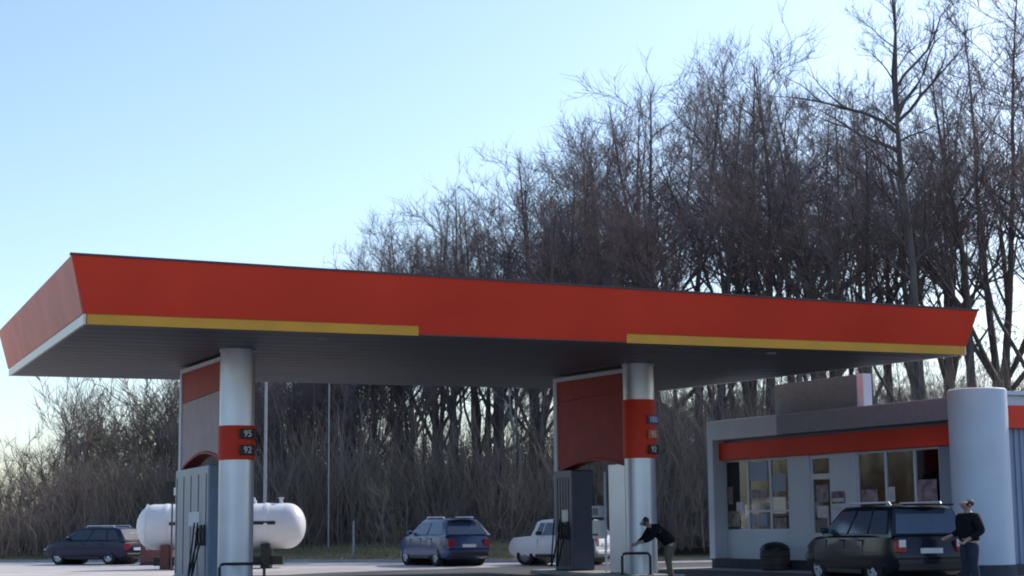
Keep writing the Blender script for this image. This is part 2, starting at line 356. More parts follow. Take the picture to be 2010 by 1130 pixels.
for row, dist in enumerate((84, 91, 99, 108, 119)):
    px = 560 + rnd.uniform(0, 40)
    while px < 2060:
        x = ray(px, 800).x*dist; y = dist + rnd.uniform(-3, 3)
        if px > 1330 and row == 0 and px < 1400: px += 40; continue
        if px > 1290 and row in (1, 3): px += rnd.uniform(90, 150) if row == 3 else 60
        if px > 2060 or (px > 1290 and row == 1): break
        x = ray(px, 800).x*dist
        jit = rnd.uniform(0, 45) + (60, 35, 10, 0, 0)[row]
        H = max(4, height_at(px, y, jit) - GZ); k = 'right' if px > 1330 else ('mid' if px > 640 else 'low')
        pr = PR[rnd.choice((0, 1, 2, 3, 4, 0, 1, 2, 3, 4, 5))]
        plant(pr, x, y, GZ-.1, H, rnd.uniform(0, 6.28), *(GRP[k][0], 'tree', GRP[k][1]), sx=min(1.5, max(1.15, 16/H)))
        px += rnd.uniform(74, 112)*(1.1 if px > 1290 else 1)
# slim trees that fill the view beneath the canopy
for i in range(34):
    px = rnd.uniform(350, 1080); dist = rnd.uniform(80, 96); H = min(height_at(px, dist, 20)-GZ, rnd.uniform(8, 12))
    plant(PR[rnd.choice((1, 3, 5, 5))], ray(px, 800).x*dist, dist, GZ-.1, max(5, H), rnd.uniform(0, 6.28), GRP['low'][0], 'tree', GRP['low'][1])
for i in range(26):
    px = 1255 + i*31 + rnd.uniform(-12, 12); dist = rnd.uniform(94, 118)
    plant(PR[rnd.choice((1, 3, 4))], ray(px, 800).x*dist, dist, GZ-.1, rnd.uniform(9, 13), rnd.uniform(0, 6.28), GRP['right'][0] if px > 1330 else GRP['mid'][0], 'tree', GRP['right'][1] if px > 1330 else GRP['mid'][1], sx=1.3)
# the scrub on the left
for row, dist in enumerate((80, 86, 93, 101)):
    px = -40 + rnd.uniform(0, 30)
    while px < 620:
        H = max(1.5, height_at(px, dist, rnd.uniform(0, 28) - (8 if row == 3 else -22*(3-row))) - .6)
        if row < 2: H = min(H, 4.5)
        plant(SH[rnd.randrange(3)], ray(px, 800).x*dist, dist+rnd.uniform(-2, 2), .5, H, rnd.uniform(0, 6.28), GRP['scrub'][0], 'shrub', GRP['scrub'][1], sx=rnd.uniform(.9, 1.2)*(1 if H > 3 else 1.5))
        px += rnd.uniform(17, 29)
for i in range(60):
    px = 600 + i*24 + rnd.uniform(-10, 10); dist = rnd.uniform(74, 84)
    plant(SH[rnd.randrange(3)], ray(px, 800).x*dist, dist, .35, rnd.uniform(1.8, 4.2), rnd.uniform(0, 6.28), GRP['brush'][0], 'bush', GRP['brush'][1], sx=1.25)
# single trees one can point at
d = 80; x0 = ray(1812, 700).x*d
sc = d/F_PX
tall = tree_proto('forked_tree', 51, 30, B, T, r=.32, cs=.45, spread=.12, nl=20, lean=.0, tw=.12, upc=.30,
    limbs_extra=((22.0, (-.80, -.1, .66), 7.2, .12), (22.6, (.82, .1, .5), 6.4, .11), (21.0, (-.66, .3, .6), 6.5, .13), (23.2, (-.16, .2, 1), 7.5, .17), (22.8, (.2, -.2, 1), 6.5, .12), (24.5, (.55, .1, .8), 6.0, .09), (19.5, (-.75, -.3, .35), 4.2, .09)))
plant(tall, x0, d, GZ-.1, 27.8, 0, 'tallest bare tree with a straight trunk and wide forked limbs behind the store', 'tree')
slim = tree_proto('slim_tree', 52, 24, BP, TP, r=.13, cs=.55, spread=.13, nl=13, incl=(.3, .6), tw=.15)
for px, top, lab in ((1325, 72, 'thin pale tree whose airy top stands above the wood over the canopy'),):
    dd = 116; plant(slim, ray(px, 600).x*dd, dd, GZ, height_at(px, dd)-GZ+(P(px, top, dd).z-height_at(px, dd)), 0, lab, 'tree')
for px, top, dd, k_ in ((690, 470, 104, 1), (738, 418, 100, 4), (800, 415, 106, 3), (880, 350, 103, 0), (1070, 285, 108, 2), (1160, 225, 105, 1), (1460, 88, 104, 2), (1555, 80, 102, 0)):
    plant(PR[k_], ray(px, 800).x*dd, dd, GZ-.1, P(px, top, dd).z-GZ, px*1.7, GRP['right' if px > 1330 else 'mid'][0], 'tree', GRP['right' if px > 1330 else 'mid'][1])
# underbrush: thousands of thin stems nobody could count
rg = np.random.default_rng(9); n = 36000
pxs = rg.uniform(-60, 2080, n); ds = rg.uniform(77, 118, n)
hs = rg.uniform(.5, 1.0, n)*np.where(pxs < 560, np.interp(pxs, [-60, 120, 300, 560], [1.6, 2.4, 4.0, 5.5]), np.where(pxs > 1200, 8.5, 6.5))
xs = (pxs-1005)/F_PX*ds; b0 = np.stack([xs, ds, np.full(n, .3)], 1)
dr = rg.normal(0, .28, (n, 3)); dr[:, 2] = 1; m1 = b0 + dr*hs[:, None]*.5; dr2 = dr + rg.normal(0, .25, (n, 3)); e1 = m1 + dr2*hs[:, None]*.5
V, Fc = tubes_np(np.stack([b0, m1, e1], 1), rg.uniform(.010, .026, n), np.full(n, .006))
o = bpy.data.objects.new('underbrush', np_mesh('underbrush', V, Fc, M['brush'])); COL.objects.link(o)
tag(o, 'brown tangle of thin stems filling the floor of the wood', 'underbrush', kind='stuff')
n = 26000; xs = rg.uniform(-60, 3.2, n); off = rg.uniform(.2, 9, n)**1.0; ys = np.array([back_edge(x) for x in xs]) + off
zs = .06 + .75*np.minimum(1, off/34*2.4); b0 = np.stack([xs, ys, zs], 1); hh = rg.uniform(.06, .26, n)
dr = rg.normal(0, .4, (n, 3)); dr[:, 2] = 1; m1 = b0+dr*hh[:, None]*.5; e1 = m1+(dr+rg.normal(0, .3, (n, 3)))*hh[:, None]*.5
V, Fc = tubes_np(np.stack([b0, m1, e1], 1), np.full(n, .016), np.full(n, .006))
o = bpy.data.objects.new('grass', np_mesh('grass', V, Fc, M['grass'])); COL.objects.link(o)
tag(o, 'dry yellowish grass on the verge between road and wood', 'grass', kind='stuff')
# unseen wood added left of the frame to block the horizon glow in reflections
n = 9000; ys = rg.uniform(-60, 95, n); xs = -75 - rg.uniform(0, 14, n); hs = rg.uniform(3, 11, n); b0 = np.stack([xs, ys, np.full(n, -.1)], 1)
dr = rg.normal(0, .16, (n, 3)); dr[:, 2] = 1; m1 = b0+dr*hs[:, None]*.5; e1 = m1+(dr+rg.normal(0, .2, (n, 3)))*hs[:, None]*.5
V, Fc = tubes_np(np.stack([b0, m1, e1], 1), rg.uniform(.03, .10, n), np.full(n, .02))
o = bpy.data.objects.new('far_wood', np_mesh('far_wood', V, Fc, M['brush'])); COL.objects.link(o)
tag(o, 'unseen bare wood added on the far left to block horizon reflections', 'wood', kind='stuff')
# ================================================================== CANOPY
CY, CO = 0.375, Vector((-8.554, 33.465, 0)); CL, CD = 21.14, 16.95
ce, cn = Vector((math.cos(CY), math.sin(CY), 0)), Vector((-math.sin(CY), math.cos(CY), 0))
def cz(a, b): return 5.5 - 0.002*a + 0.024*b
can = thing('station_canopy', 'red flat fuel station canopy with yellow lower edge on two round columns', 'canopy', CO, CY)
TL, TRt = 1.33, 1.04                     # fascia heights, left and right
OV = 0.36
def fz(a): return TL + (TRt-TL)*a/CL
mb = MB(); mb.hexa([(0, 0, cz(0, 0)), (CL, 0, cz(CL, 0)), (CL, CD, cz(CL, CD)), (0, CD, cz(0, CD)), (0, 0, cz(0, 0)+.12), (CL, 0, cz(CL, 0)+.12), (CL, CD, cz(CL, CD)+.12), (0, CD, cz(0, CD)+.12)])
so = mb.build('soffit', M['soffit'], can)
mb = MB()                                # joints between the soffit sheets
for i in range(1, 17):
    b = i*1.0
    mb.hexa([(.15, b, cz(0, b)-.004), (CL-.15, b, cz(CL, b)-.004), (CL-.15, b+.015, cz(CL, b)-.004), (.15, b+.015, cz(0, b)-.004), (.15, b, cz(0, b)+.01), (CL-.15, b, cz(CL, b)+.01), (CL-.15, b+.03, cz(CL, b)+.01), (.15, b+.03, cz(0, b)+.01)])
mb.build('soffit_joint', M['joint'], so)
YS = 0.20                                # yellow strip height
def strip(name, m, a0, a1, y0, y1, o0, o1, th=.06, bev=.0):   # strip on the front, o = outward lean at its lower/upper edge
    mb = MB(); p = []
    for zz, oo in ((y0, o0), (y1, o1)):
        q0, q1 = cz(a0, 0), cz(a1, 0)
        p += [(a0, -oo, q0+zz(a0)), (a1, -oo, q1+zz(a1)), (a1, -oo+th, q1+zz(a1)), (a0, -oo+th, q0+zz(a0))]
    mb.hexa(p); return mb.build(name, m, can, bevel=bev)
c0, c1 = 7.0, 11.95                      # gap in the yellow strip where the middle panel hangs over it
ob = .04
strip('yellow_strip', M['yellow'], .02, c0, lambda a: -.01, lambda a: YS, .05, .05)
strip('yellow_strip', M['yellow'], c1, CL-.02, lambda a: -.01, lambda a: YS, .05, .05)
# red front: splayed outward towards the top, longer at the top on both ends
def red_front(name, a0, a1, lo, olo, m, extra=0.0, e0=0.0, e1=0.0):
    mb = MB(); q0, q1 = cz(a0, 0), cz(a1, 0)
    mb.hexa([(a0, -olo, q0+lo), (a1, -olo, q1+lo), (a1, -olo+.08, q1+lo), (a0, -olo+.08, q0+lo),
             (a0-e0, -OV-extra, q0+fz(a0)), (a1+e1, -OV-extra, q1+fz(a1)), (a1+e1, -OV-extra+.08, q1+fz(a1)), (a0-e0, -OV-extra+.08, q0+fz(a0))])
    return mb.build(name, m, can)
seg = [-.02, 3.5, c0]
red_front('front_fascia', 0, c0, YS+.004, .07, M['red'], e0=OV)
red_front('front_fascia', c0, c1, .02, .020, M['red'])
red_front('front_fascia', c1, CL, YS+.004, .07, M['red'], e1=.2)
mb = MB(); z_, y_ = (cz(0, 0)+fz(0), cz(CL, 0)+fz(CL)), -OV
mb.hexa([(-OV-.02, y_-.03, z_[0]+.004), (CL+.22, y_-.03, z_[1]+.004), (CL+.22, y_+.12, z_[1]+.004), (-OV-.02, y_+.12, z_[0]+.004), (-OV-.02, y_-.03, z_[0]+.045), (CL+.22, y_-.03, z_[1]+.045), (CL+.22, y_+.12, z_[1]+.045), (-OV-.02, y_+.12, z_[0]+.045)]); mb.build('edge_cap', M['seam'], can)
# left end: red panels leaning outward, dark reveal and pale strip beneath
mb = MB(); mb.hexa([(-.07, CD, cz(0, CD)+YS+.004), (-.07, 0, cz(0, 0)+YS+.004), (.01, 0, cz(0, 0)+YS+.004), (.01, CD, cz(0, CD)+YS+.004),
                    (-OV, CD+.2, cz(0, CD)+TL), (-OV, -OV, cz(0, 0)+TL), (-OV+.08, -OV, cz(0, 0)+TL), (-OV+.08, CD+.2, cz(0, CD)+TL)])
mb.build('end_fascia', M['red_glare'], can, bevel=.012)['label'] = 'red end face with sky glare in its colour'
mb = MB(); mb.hexa([(-.05, CD, cz(0, CD)-.01), (-.05, 0, cz(0, 0)-.01), (.01, 0, cz(0, 0)-.01), (.01, CD, cz(0, CD)-.01), (-.05, CD, cz(0, CD)+YS), (-.05, 0, cz(0, 0)+YS), (.01, 0, cz(0, 0)+YS), (.01, CD, cz(0, CD)+YS)])
mb.build('end_strip', M['cream'], can)
mb = MB(); mb.hexa([(CL-.01, 0, cz(CL, 0)+YS+.004), (CL+.07, 0, cz(CL, 0)+YS+.004), (CL+.07, CD, cz(CL, CD)+YS+.004), (CL-.01, CD, cz(CL, CD)+YS+.004),
                    (CL+.12, -OV, cz(CL, 0)+TRt), (CL+.2, -OV, cz(CL, 0)+TRt), (CL+.2, CD+.2, cz(CL, CD)+TRt), (CL+.12, CD+.2, cz(CL, CD)+TRt)])
mb.build('end_fascia', M['red'], can, bevel=.012)
mb = MB(); mb.box(CL-.01, CL+.05, 0, CD, cz(CL, 0)-.01, cz(CL, 0)+YS); 
for i, v in enumerate(mb.v): mb.v[i] = (v[0], v[1], v[2]+.024*v[1])
mb.build('end_strip', M['cream'], can)
mb = MB(); mb.hexa([(0, CD-.06, cz(0, CD)), (CL, CD-.06, cz(CL, CD)), (CL, CD, cz(CL, CD)), (0, CD, cz(0, CD)), (0, CD+.12, cz(0, CD)+TL), (CL, CD+.12, cz(CL, CD)+TRt), (CL, CD+.2, cz(CL, CD)+TRt), (0, CD+.2, cz(0, CD)+TL)])
mb.build('rear_fascia', M['red'], can)
mb = MB(); mb.hexa([(0, 0, cz(0, 0)+.5), (CL, 0, cz(CL, 0)+.5), (CL, CD, cz(CL, CD)+.5), (0, CD, cz(0, CD)+.5), (0, 0, cz(0, 0)+.56), (CL, 0, cz(CL, 0)+.56), (CL, CD, cz(CL, CD)+.56), (0, CD, cz(0, CD)+.56)])
mb.build('roof', M['roofm'], can)
for a in (5.2, 16.4):
    for b in (1.2, 10.5):
        lm = MB(); z = cz(a, b); lm.lathe([(.10, -.05), (.12, -.04), (.12, .02)], 16, origin=(a, b, z)); lm.build('soffit_lamp', M['polem'], so)
def text_mesh(txt, size, m, parent, mw, name='lettering'):
    cu = bpy.data.curves.new('txt', 'FONT'); cu.body = txt; cu.size = size; cu.extrude = .006; cu.align_x = 'CENTER'; cu.align_y = 'CENTER'
    t = bpy.data.objects.new('txt', cu); COL.objects.link(t)
    me = bpy.data.meshes.new_from_object(t.evaluated_get(bpy.context.evaluated_depsgraph_get())); bpy.data.objects.remove(t)
    o = bpy.data.objects.new(name, me); COL.objects.link(o); me.materials.clear(); me.materials.append(m); o.parent = parent; o.matrix_local = mw; return o
ccol = [(G(467, 686, 5.62), (3.0, 3.8)), (G(1252, 713, 5.64), (3.12, 4.66))]
PORT = []
RC = .41
for k, (p, (z0, z1)) in enumerate(ccol):
    q = p - CO; a, b = q.dot(ce), q.dot(cn); PORT.append((a, b))
    co = MB().lathe([(RC, .12), (RC, cz(a, b)-.06), (RC+.02, cz(a, b)-.05), (RC+.02, cz(a, b))], 40, origin=(a, b, 0)).build('column', M['colm'], can, smooth=True)
    MB().lathe([(RC+.001, z0), (RC+.03, z0), (RC+.03, z1), (RC+.001, z1)], 40, origin=(a, b, 0)).build('red_band', M['red'], co, smooth=True)
    toc = (Vector((0, 0, 0)) - p); ang0 = math.atan2(toc.dot(cn), toc.dot(ce))
    rows = [(.60, '95', M['signdark'], M['white']), (.22, '92', M['signdark'], M['white'])] if k == 0 else [(1.0, '100', M['signblue'], M['white']), (.62, '95', M['signorange'], M['cream']), (.22, '92', M['signdark'], M['white'])]
    for dz, txt, bgm, fgm in rows:
        ang = ang0 + (R(32) if k == 0 else R(52)); n_ = Vector((math.cos(ang), math.sin(ang), 0)); tg = Vector((-n_.y, n_.x, 0)); c = Vector((a, b, z0+dz)) + n_*(RC+.035)
        mb = MB(); hw, hh = .21, .12
        mb.prism([c-tg*hw-Vector((0, 0, hh)), c+tg*hw-Vector((0, 0, hh)), c+tg*hw+Vector((0, 0, hh)), c-tg*hw+Vector((0, 0, hh))], n_*.03)
        mb.build('grade_sign', bgm, co, bevel=.01)
        mw = Matrix((( tg.x, 0, n_.x, c.x+n_.x*.034), (tg.y, 0, n_.y, c.y+n_.y*.034), (0, 1, 0, c.z), (0, 0, 0, 1)))
        text_mesh(txt, .22, fgm, co, mw, 'grade_number')
# ------------------------------------------------------------------ pump islands: sign wall, dispenser, kerb and guard rail
def island(k, panel_m, label, length):
    a, b = PORT[k]
    t = thing('pump_sign_wall', label, 'sign wall', CO + ce*a + cn*b, CY)
    top0, top1 = cz(a, b)-.03, cz(a, b+length)-.03; h = .17; y0, y1 = RC+.03, length
    # panel with an arched lower edge
    lo = 3.05 if k == 0 else 3.02; pts = [(y0, lo)]
    ya, yb = (y0+.15, y1-.35)
    for i in range(13):
        s = i/12; pts.append((ya+(yb-ya)*s, lo + (.30 if k == 0 else .22)*math.sin(math.pi*s)))
    pts += [(y1-.2, lo), (y1-.2, 0.0)]
    zr = 4.75 if k == 0 else 4.95
    outline = pts[:-1] + [(y1-.2, zr), (y0, zr)]
    mb = MB(); mb.prism([(-h, y, z) for y, z in outline], (2*h, 0, 0)); mb.build('sign_panel', panel_m, t, bevel=.015)
    mb = MB(); mb.prism([(-h, y0, zr+.004), (-h, y1-.2, zr+.004), (-h, y1-.2, top1-.16), (-h, y0, top0-.16)], (2*h, 0, 0)); mb.build('top_panel', M['panel_red'], t, bevel=.01)
    mb = MB(); mb.prism([(-h-.03, y0, top0-.155), (-h-.03, y1+.06, top1-.155), (-h-.03, y1+.06, top1-.05), (-h-.03, y0, top0-.05)], (2*h+.06, 0, 0)); mb.build('top_trim', M['trim'], t)
    mb = MB(); mb.box(-h-.04, h+.04, y1-.196, y1+.06, .12, top1-.16); mb.build('rear_post', M['trim'], t, bevel=.02)
    ar = MB(); pr2 = [(ya+(yb-ya)*i/12, lo+(.30 if k == 0 else .22)*math.sin(math.pi*i/12)) for i in range(13)]
    for (u0, v0), (u1, v1) in zip(pr2[:-1], pr2[1:]):
        ar.hexa([(-h-.02, u0, v0-.07), (h+.02, u0, v0-.07), (h+.02, u1, v1-.07), (-h-.02, u1, v1-.07), (-h-.02, u0, v0-.004), (h+.02, u0, v0-.004), (h+.02, u1, v1-.004), (-h-.02, u1, v1-.004)])
    ar.build('arch_trim', M['panel_red'], t)
    if k == 1:
        mb = MB(); mb.box(-h, h, y0, y0+1.2, .12, lo-.004); mb.build('front_jamb', M['colm'], t, bevel=.015)
    return t
LEN = (6.35, 5.3)
island(0, M['panel_pale'], 'pale sign wall with arched opening beside the left fuel column', LEN[0])
island(1, M['panel_red'], 'dull red sign wall with arched opening beside the right fuel column', LEN[1])
def dispenser(k, label, y0, y1, h, body, gap=None):
    a, b = PORT[k]; t = thing('fuel_dispenser', label, 'fuel pump', CO + ce*a + cn*(b+(y0+y1)/2), CY)
    L = (y1-y0)/2
    bd = MB().box(-.34, .34, -L, L, .12, h).build('body', body, t, bevel=.04)
    for i in range(5):
        u = -L+.25+(2*L-.5)*i/4
        MB().box(-.352, -.338, u-.012, u+.012, .25, h-.2).build('panel_joint', M['seam'], bd)
    MB().box(-.355, -.335, -L*.55, L*.1, h*.50, h*.62).build('display', M['screen'] if k else M['trim'], t)
    for i in range(2):
        u = -L+.35+i*.42
        ho = MB().box(-.40, -.33, u-.10, u+.10, 1.0, 1.5).build('nozzle_holder', M['black'], t, bevel=.02)
        MB().tube([(-.42, u, 1.42), (-.46, u, 1.30), (-.44, u-.03, 1.08), (-.42, u-.16, 1.0)], [.025, .04, .03, .016], 8).build('nozzle', M['black'], ho, smooth=True)
        pts = [(-.44, u-.03, 1.10)] + [(-.47-.16*math.sin(math.pi*s/10), u+.25*s/10, 1.1-1.55*math.sin(math.pi*s/10*.62)+ (1.9*(s/10)**2.2)) for s in range(1, 11)]
        pts = [(x, y, max(.2, z)) for x, y, z in pts]
        MB().tube(pts, .022, 8).build('hose', M['rubber'], t, smooth=True)
    return t
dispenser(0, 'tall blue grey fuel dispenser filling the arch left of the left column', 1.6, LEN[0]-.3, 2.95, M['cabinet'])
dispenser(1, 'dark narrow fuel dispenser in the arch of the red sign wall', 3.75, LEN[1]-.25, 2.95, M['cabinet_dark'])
# payment head of the right pump, seen through the gap
a, b = PORT[1]
t = thing('payment_terminal', 'white payment terminal on a pale pole in the gap of the right pump island', 'terminal', CO + ce*a + cn*(b+2.25), CY)
MB().tube([(0, 0, .12), (0, 0, 2.85)], .035, 10).build('pole', M['trim'], t)
hd = MB().box(-.16, .10, .10, .55, 1.02, 1.52).build('cabinet', M['white'], t, bevel=.02); MB().box(-.175, -.155, .16, .49, 1.10, 1.16).build('slot', M['black'], hd)
hd = MB().box(-.16, .10, .10, .55, 1.60, 1.92).build('display', M['trim'], t, bevel=.02); MB().box(-.175, -.155, .17, .48, 1.66, 1.86).build('screen', M['cabinet_dark'], hd)
for k, lab in ((0, 'pump island kerb under the left column'), (1, 'pump island kerb under the right column')):
    a, b = PORT[k]; o = thing('island_kerb', 'raised concrete ' + lab, 'kerb', CO + ce*a + cn*b, CY)
    MB().box(-.7, .7, -1.1, LEN[k]+.8, 0, .12).build('kerb_stone', M['kerb'], o, bevel=.03)
def rail(p, w, hgt, label):
    t = thing('guard_rail', label, 'guard rail', p, 0)
    mb = MB(); r = .035
    mb.tube([(0, 0, 0), (0, 0, hgt-.08), (.03, 0, hgt-.02), (.1, 0, hgt), (w-.1, 0, hgt), (w-.03, 0, hgt-.02), (w, 0, hgt-.08), (w, 0, 0)], r, 10); mb.build('hoop', M['black'], t, smooth=True)
    for x in (0, w): MB().lathe([(.08, 0), (.08, .015), (.04, .02)], 12, origin=(x, 0, 0)).build('foot', M['black'], t)
    return t
def at_top(px, py, dist): q = P(px, py, dist); return Vector((q.x, q.y, .12)), q.z-.12
p, h = at_top(431, 1107, 38.9); rail(p, 1.02, h, 'black hoop guard rail in front of the left column')
p, h = at_top(1221, 1086, 43.6); rail(p, .72, h, 'black hoop guard rail in front of the right column')
p, h = at_top(345, 1101, 47.2); rail(p-Vector((.0, 0, 0)), .55, h, 'black hoop guard rail at the far end of the left pump island')
# ================================================================== STORE
SL = Vector((6.19, 53.97, 0)); SCY = Vector((11.86, 42.98, 0))
su = (SCY-SL).normalized(); SLEN = (SCY-SL).length; sv = Vector((-su.y, su.x, 0)); SA = math.atan2(su.y, su.x)
def F(px, py, v=0.0):        # a spot of the photograph on the facade plane -> (along, height)
    d = ray(px, py); o = SL + sv*v; e = Vector((0, 0, EYE)); t = (o-e).dot(sv)/d.dot(sv); q = e + d*t
    return (q-SL).dot(su), q.z
store = thing('station_store', 'low white station shop with red band and a round corner tower', 'shop building', SL, SA)
ZT = 4.62; V0 = .45          # V0: the wall stands behind the projecting frame
z_sill = F(1480, 1042, V0)[1]; zb0 = F(1420, 897, V0)[1]; zb1 = F(1420, 866, V0)[1]
zb0, zb1 = 3.38, 3.92
XW = [F(px, 950, V0)[0] for px in (1404, 1421, 1548, 1590, 1632, 1682, 1846)]
x_fr, x_w0, x_w1, x_d0, x_d1, x_v0, x_v1 = XW
print('facade', [round(x, 2) for x in XW], z_sill, F(1420, 897, V0), F(1420, 866, V0), F(1800, 866, V0), F(1800, 822, V0), F(1800, 775, 0), F(1400, 827, 0), F(1700, 1100, V0))
MB().box(-.02, .30, 0, 8.0, .3, ZT).build('corner_pillar', M['wallw'], store, bevel=.02)
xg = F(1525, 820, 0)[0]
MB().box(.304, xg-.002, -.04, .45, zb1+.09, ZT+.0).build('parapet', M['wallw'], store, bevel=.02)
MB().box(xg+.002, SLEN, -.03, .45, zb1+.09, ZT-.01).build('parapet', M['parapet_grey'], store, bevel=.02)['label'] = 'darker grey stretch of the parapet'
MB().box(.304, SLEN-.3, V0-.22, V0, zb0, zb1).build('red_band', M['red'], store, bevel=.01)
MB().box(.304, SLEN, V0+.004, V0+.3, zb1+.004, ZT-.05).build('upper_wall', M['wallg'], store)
mb = MB(); mb.box(.304, x_w0, V0, V0+.25, .3, zb0); mb.build('wall_panel', M['wallw'], store)
MB().box(x_w0+.002, x_w1-.002, V0, V0+.25, .3, z_sill).build('wall_panel', M['wallw'], store)
MB().box(x_w1, x_d0, V0-.02, V0+.25, .3, zb0-.004).build('wall_panel', M['wallw'], store)
MB().box(x_d1, x_v0, V0-.02, V0+.25, .3, zb0-.004).build('wall_panel', M['wallw'], store)
MB().box(x_v0+.002, x_v1-.002, V0, V0+.25, .3, z_sill-.1).build('wall_panel', M['wallw'], store)
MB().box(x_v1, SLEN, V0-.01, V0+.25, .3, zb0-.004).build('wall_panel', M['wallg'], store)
MB().box(-.05, SLEN+.3, .10, 8, 0, .296).build('plinth', M['plinth'], store)
MB().box(.3, SLEN-.2, V0+.3, 7.9, ZT-.6, ZT-.5).build('roof', M['roofm'], store)
MB().box(.3, SLEN-.2, 7.7, 7.95, .3, ZT-.6).build('rear_wall', M['wallg'], store)
MB().box(SLEN-.18, SLEN-.02, V0+.3, 7.9, .3, ZT-.62).build('inner_wall', M['interior'], store)
MB().box(.302, SLEN-.2, 4.2, 4.3, .3, ZT-.61).build('back_partition', M['interior'], store)
MB().box(.302, SLEN-.2, V0+.26, 4.19, .297, .31).build('shop_floor', M['interior'], store)
def window(x0, x1, z0, z1, mull, depth=.10, cross=()):
    fr = MB(); f = .06
    fr.box(x0, x0+f, V0+.03, V0+depth, z0, z1); fr.box(x1-f, x1, V0+.03, V0+depth, z0, z1)
    fr.box(x0+f, x1-f, V0+.03, V0+depth, z0, z0+f); fr.box(x0+f, x1-f, V0+.03, V0+depth, z1-f, z1)
    wn = fr.build('window', M['frame'], store)
    for x in mull: MB().box(x-.04, x+.04, V0+.02, V0+depth-.005, z0+f, z1-f).build('mullion', M['frame'], wn)
    for (xa, xb, z) in cross: MB().box(xa, xb, V0+.022, V0+depth-.006, z-.03, z+.03).build('transom', M['frame'], wn)
    MB().box(x0+f-.01, x1-f+.01, V0+.06, V0+.066, z0+f-.01, z1-f+.01).build('pane', GLASS, wn)
    return wn
m1, m2 = F(1467, 950, V0)[0], F(1511, 950, V0)[0]; zc = F(1490, 1003, V0)[1]; m3 = F(1487, 1020, V0)[0]
w_l = window(x_w0, x_w1, z_sill, zb0-.004, [m1, m2], cross=[(m1, x_w1-.06, zc)])
w_r = window(x_v0, x_v1, z_sill-.1, zb0-.004, [F(1736, 900, V0)[0], F(1793, 900, V0)[0]])
def poster(wn, px0, py0, px1, py1, m):
    (ua, za), (ub, zb) = F(px0, py1, V0+.05), F(px1, py0, V0+.05)
    MB().box(ua, ub, V0+.050, V0+.056, za, zb).build('poster', m, wn)
for q_ in ((1424, 955, 1438, 990, 'poster'), (1426, 1003, 1452, 1034, 'goods'), (1446, 985, 1460, 1010, 'paper'), (1470, 905, 1505, 945, 'wallg'), (1470, 960, 1506, 978, 'poster'), (1470, 1009, 1484, 1032, 'cabinet'), (1490, 1009, 1506, 1032, 'cabinet'), (1516, 975, 1542, 1008, 'cream'), (1515, 1016, 1543, 1038, 'goods'), (1516, 930, 1542, 965, 'wallg')): poster(w_l, *q_[:4], M[q_[4]])
for q_ in ((1692, 960, 1722, 990, 'poster'), (1742, 955, 1756, 985, 'paper'), (1800, 940, 1838, 985, 'poster')): poster(w_r, *q_[:4], M[q_[4]])
zd = F(1610, 935, V0)[1]
fr = MB(); f = .10
for bx in ((x_d0, x_d0+f, .31, zb0-.01), (x_d1-f, x_d1, .31, zb0-.01), (x_d0+f, x_d1-f, zd-.08, zd+.08), (x_d0+f, x_d1-f, zb0-.12, zb0-.01), (x_d0+f, x_d1-f, .31, 1.1)):
    fr.box(bx[0], bx[1], V0+.02, V0+.10, bx[2], bx[3])
dr = fr.build('door', M['frame'], store); MB().box(x_d0+f-.01, x_d1-f+.01, V0+.055, V0+.061, 1.09, zd-.07).build('pane', GLASS, dr)
MB().box(x_d0+f-.01, x_d1-f+.01, V0+.055, V0+.061, zd+.07, zb0-.11).build('pane', GLASS, dr)
MB().tube([(x_d1-.15, V0-.02, 1.25), (x_d1-.15, V0-.05, 1.3), (x_d1-.15, V0-.05, 1.75), (x_d1-.15, V0-.02, 1.8)], .016, 8).build('handle', M['alloy'], dr)
MB().box(x_d0+f+.12, x_d1-f-.12, V0+.045, V0+.052, zd-.75, zd-.25).build('poster', M['poster'], dr)
MB().box(x_d0+f+.15, x_d1-f-.15, V0+.045, V0+.052, zd-1.2, zd-.85).build('poster', M['paper'], dr)
xs0, xs1 = F(1634, 970, V0)[0], F(1660, 970, V0)[0]; zs0, zs1 = F(1647, 988, V0)[1], F(1647, 964, V0)[1]
nt_ = MB().box(xs0, xs1, V0-.045, V0-.022, zs0, zs1).build('notice_board', M['poster'], store); MB().box(xs0+.05, xs1-.05, V0-.05, V0-.044, zs0+.05, (zs0+zs1)/2-.02).build('notice', M['paper'], nt_)
MB().box(xs0, xs1-.1, V0-.045, V0-.022, zs0-.18, zs0-.08).build('notice', M['paper'], store)
# round tower at the corner and the ribbed end wall
RT = .74; cx, cy = SLEN, 0
tw = MB().lathe([(RT, .0), (RT, 4.70), (RT-.04, 4.73), (RT-.12, 4.73)], 48, origin=(cx, cy, 0)).build('corner_tower', M['wallw'], store, smooth=True)
MB().lathe([(RT+.03, 0), (RT+.03, .3), (RT+.001, .31)], 48, origin=(cx, cy, 0)).build('tower_plinth', M['plinth'], tw, smooth=True)
ew = MB(); 
for i in range(40):
    y = .55 + i*.2; ew.box(cx-.10, cx+.02 + .03, y, y+.10, .3, 4.05); ew.box(cx-.10, cx+.02, y+.10, y+.2, .3, 4.05)
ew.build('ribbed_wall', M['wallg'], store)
MB().box(cx-.1, cx+.25, .5, 8.5, 4.60, 4.70).build('end_parapet', M['wallw'], store); MB().box(cx-.1, cx+.10, .5, 8.5, 4.054, 4.596).build('end_upper_wall', M['wallw'], store)
q = Vector((0, 0, 0))
MB().box(cx+.104, cx+.25, .6, 8.5, 3.75, 4.33).build('end_red_band', M['red'], store)
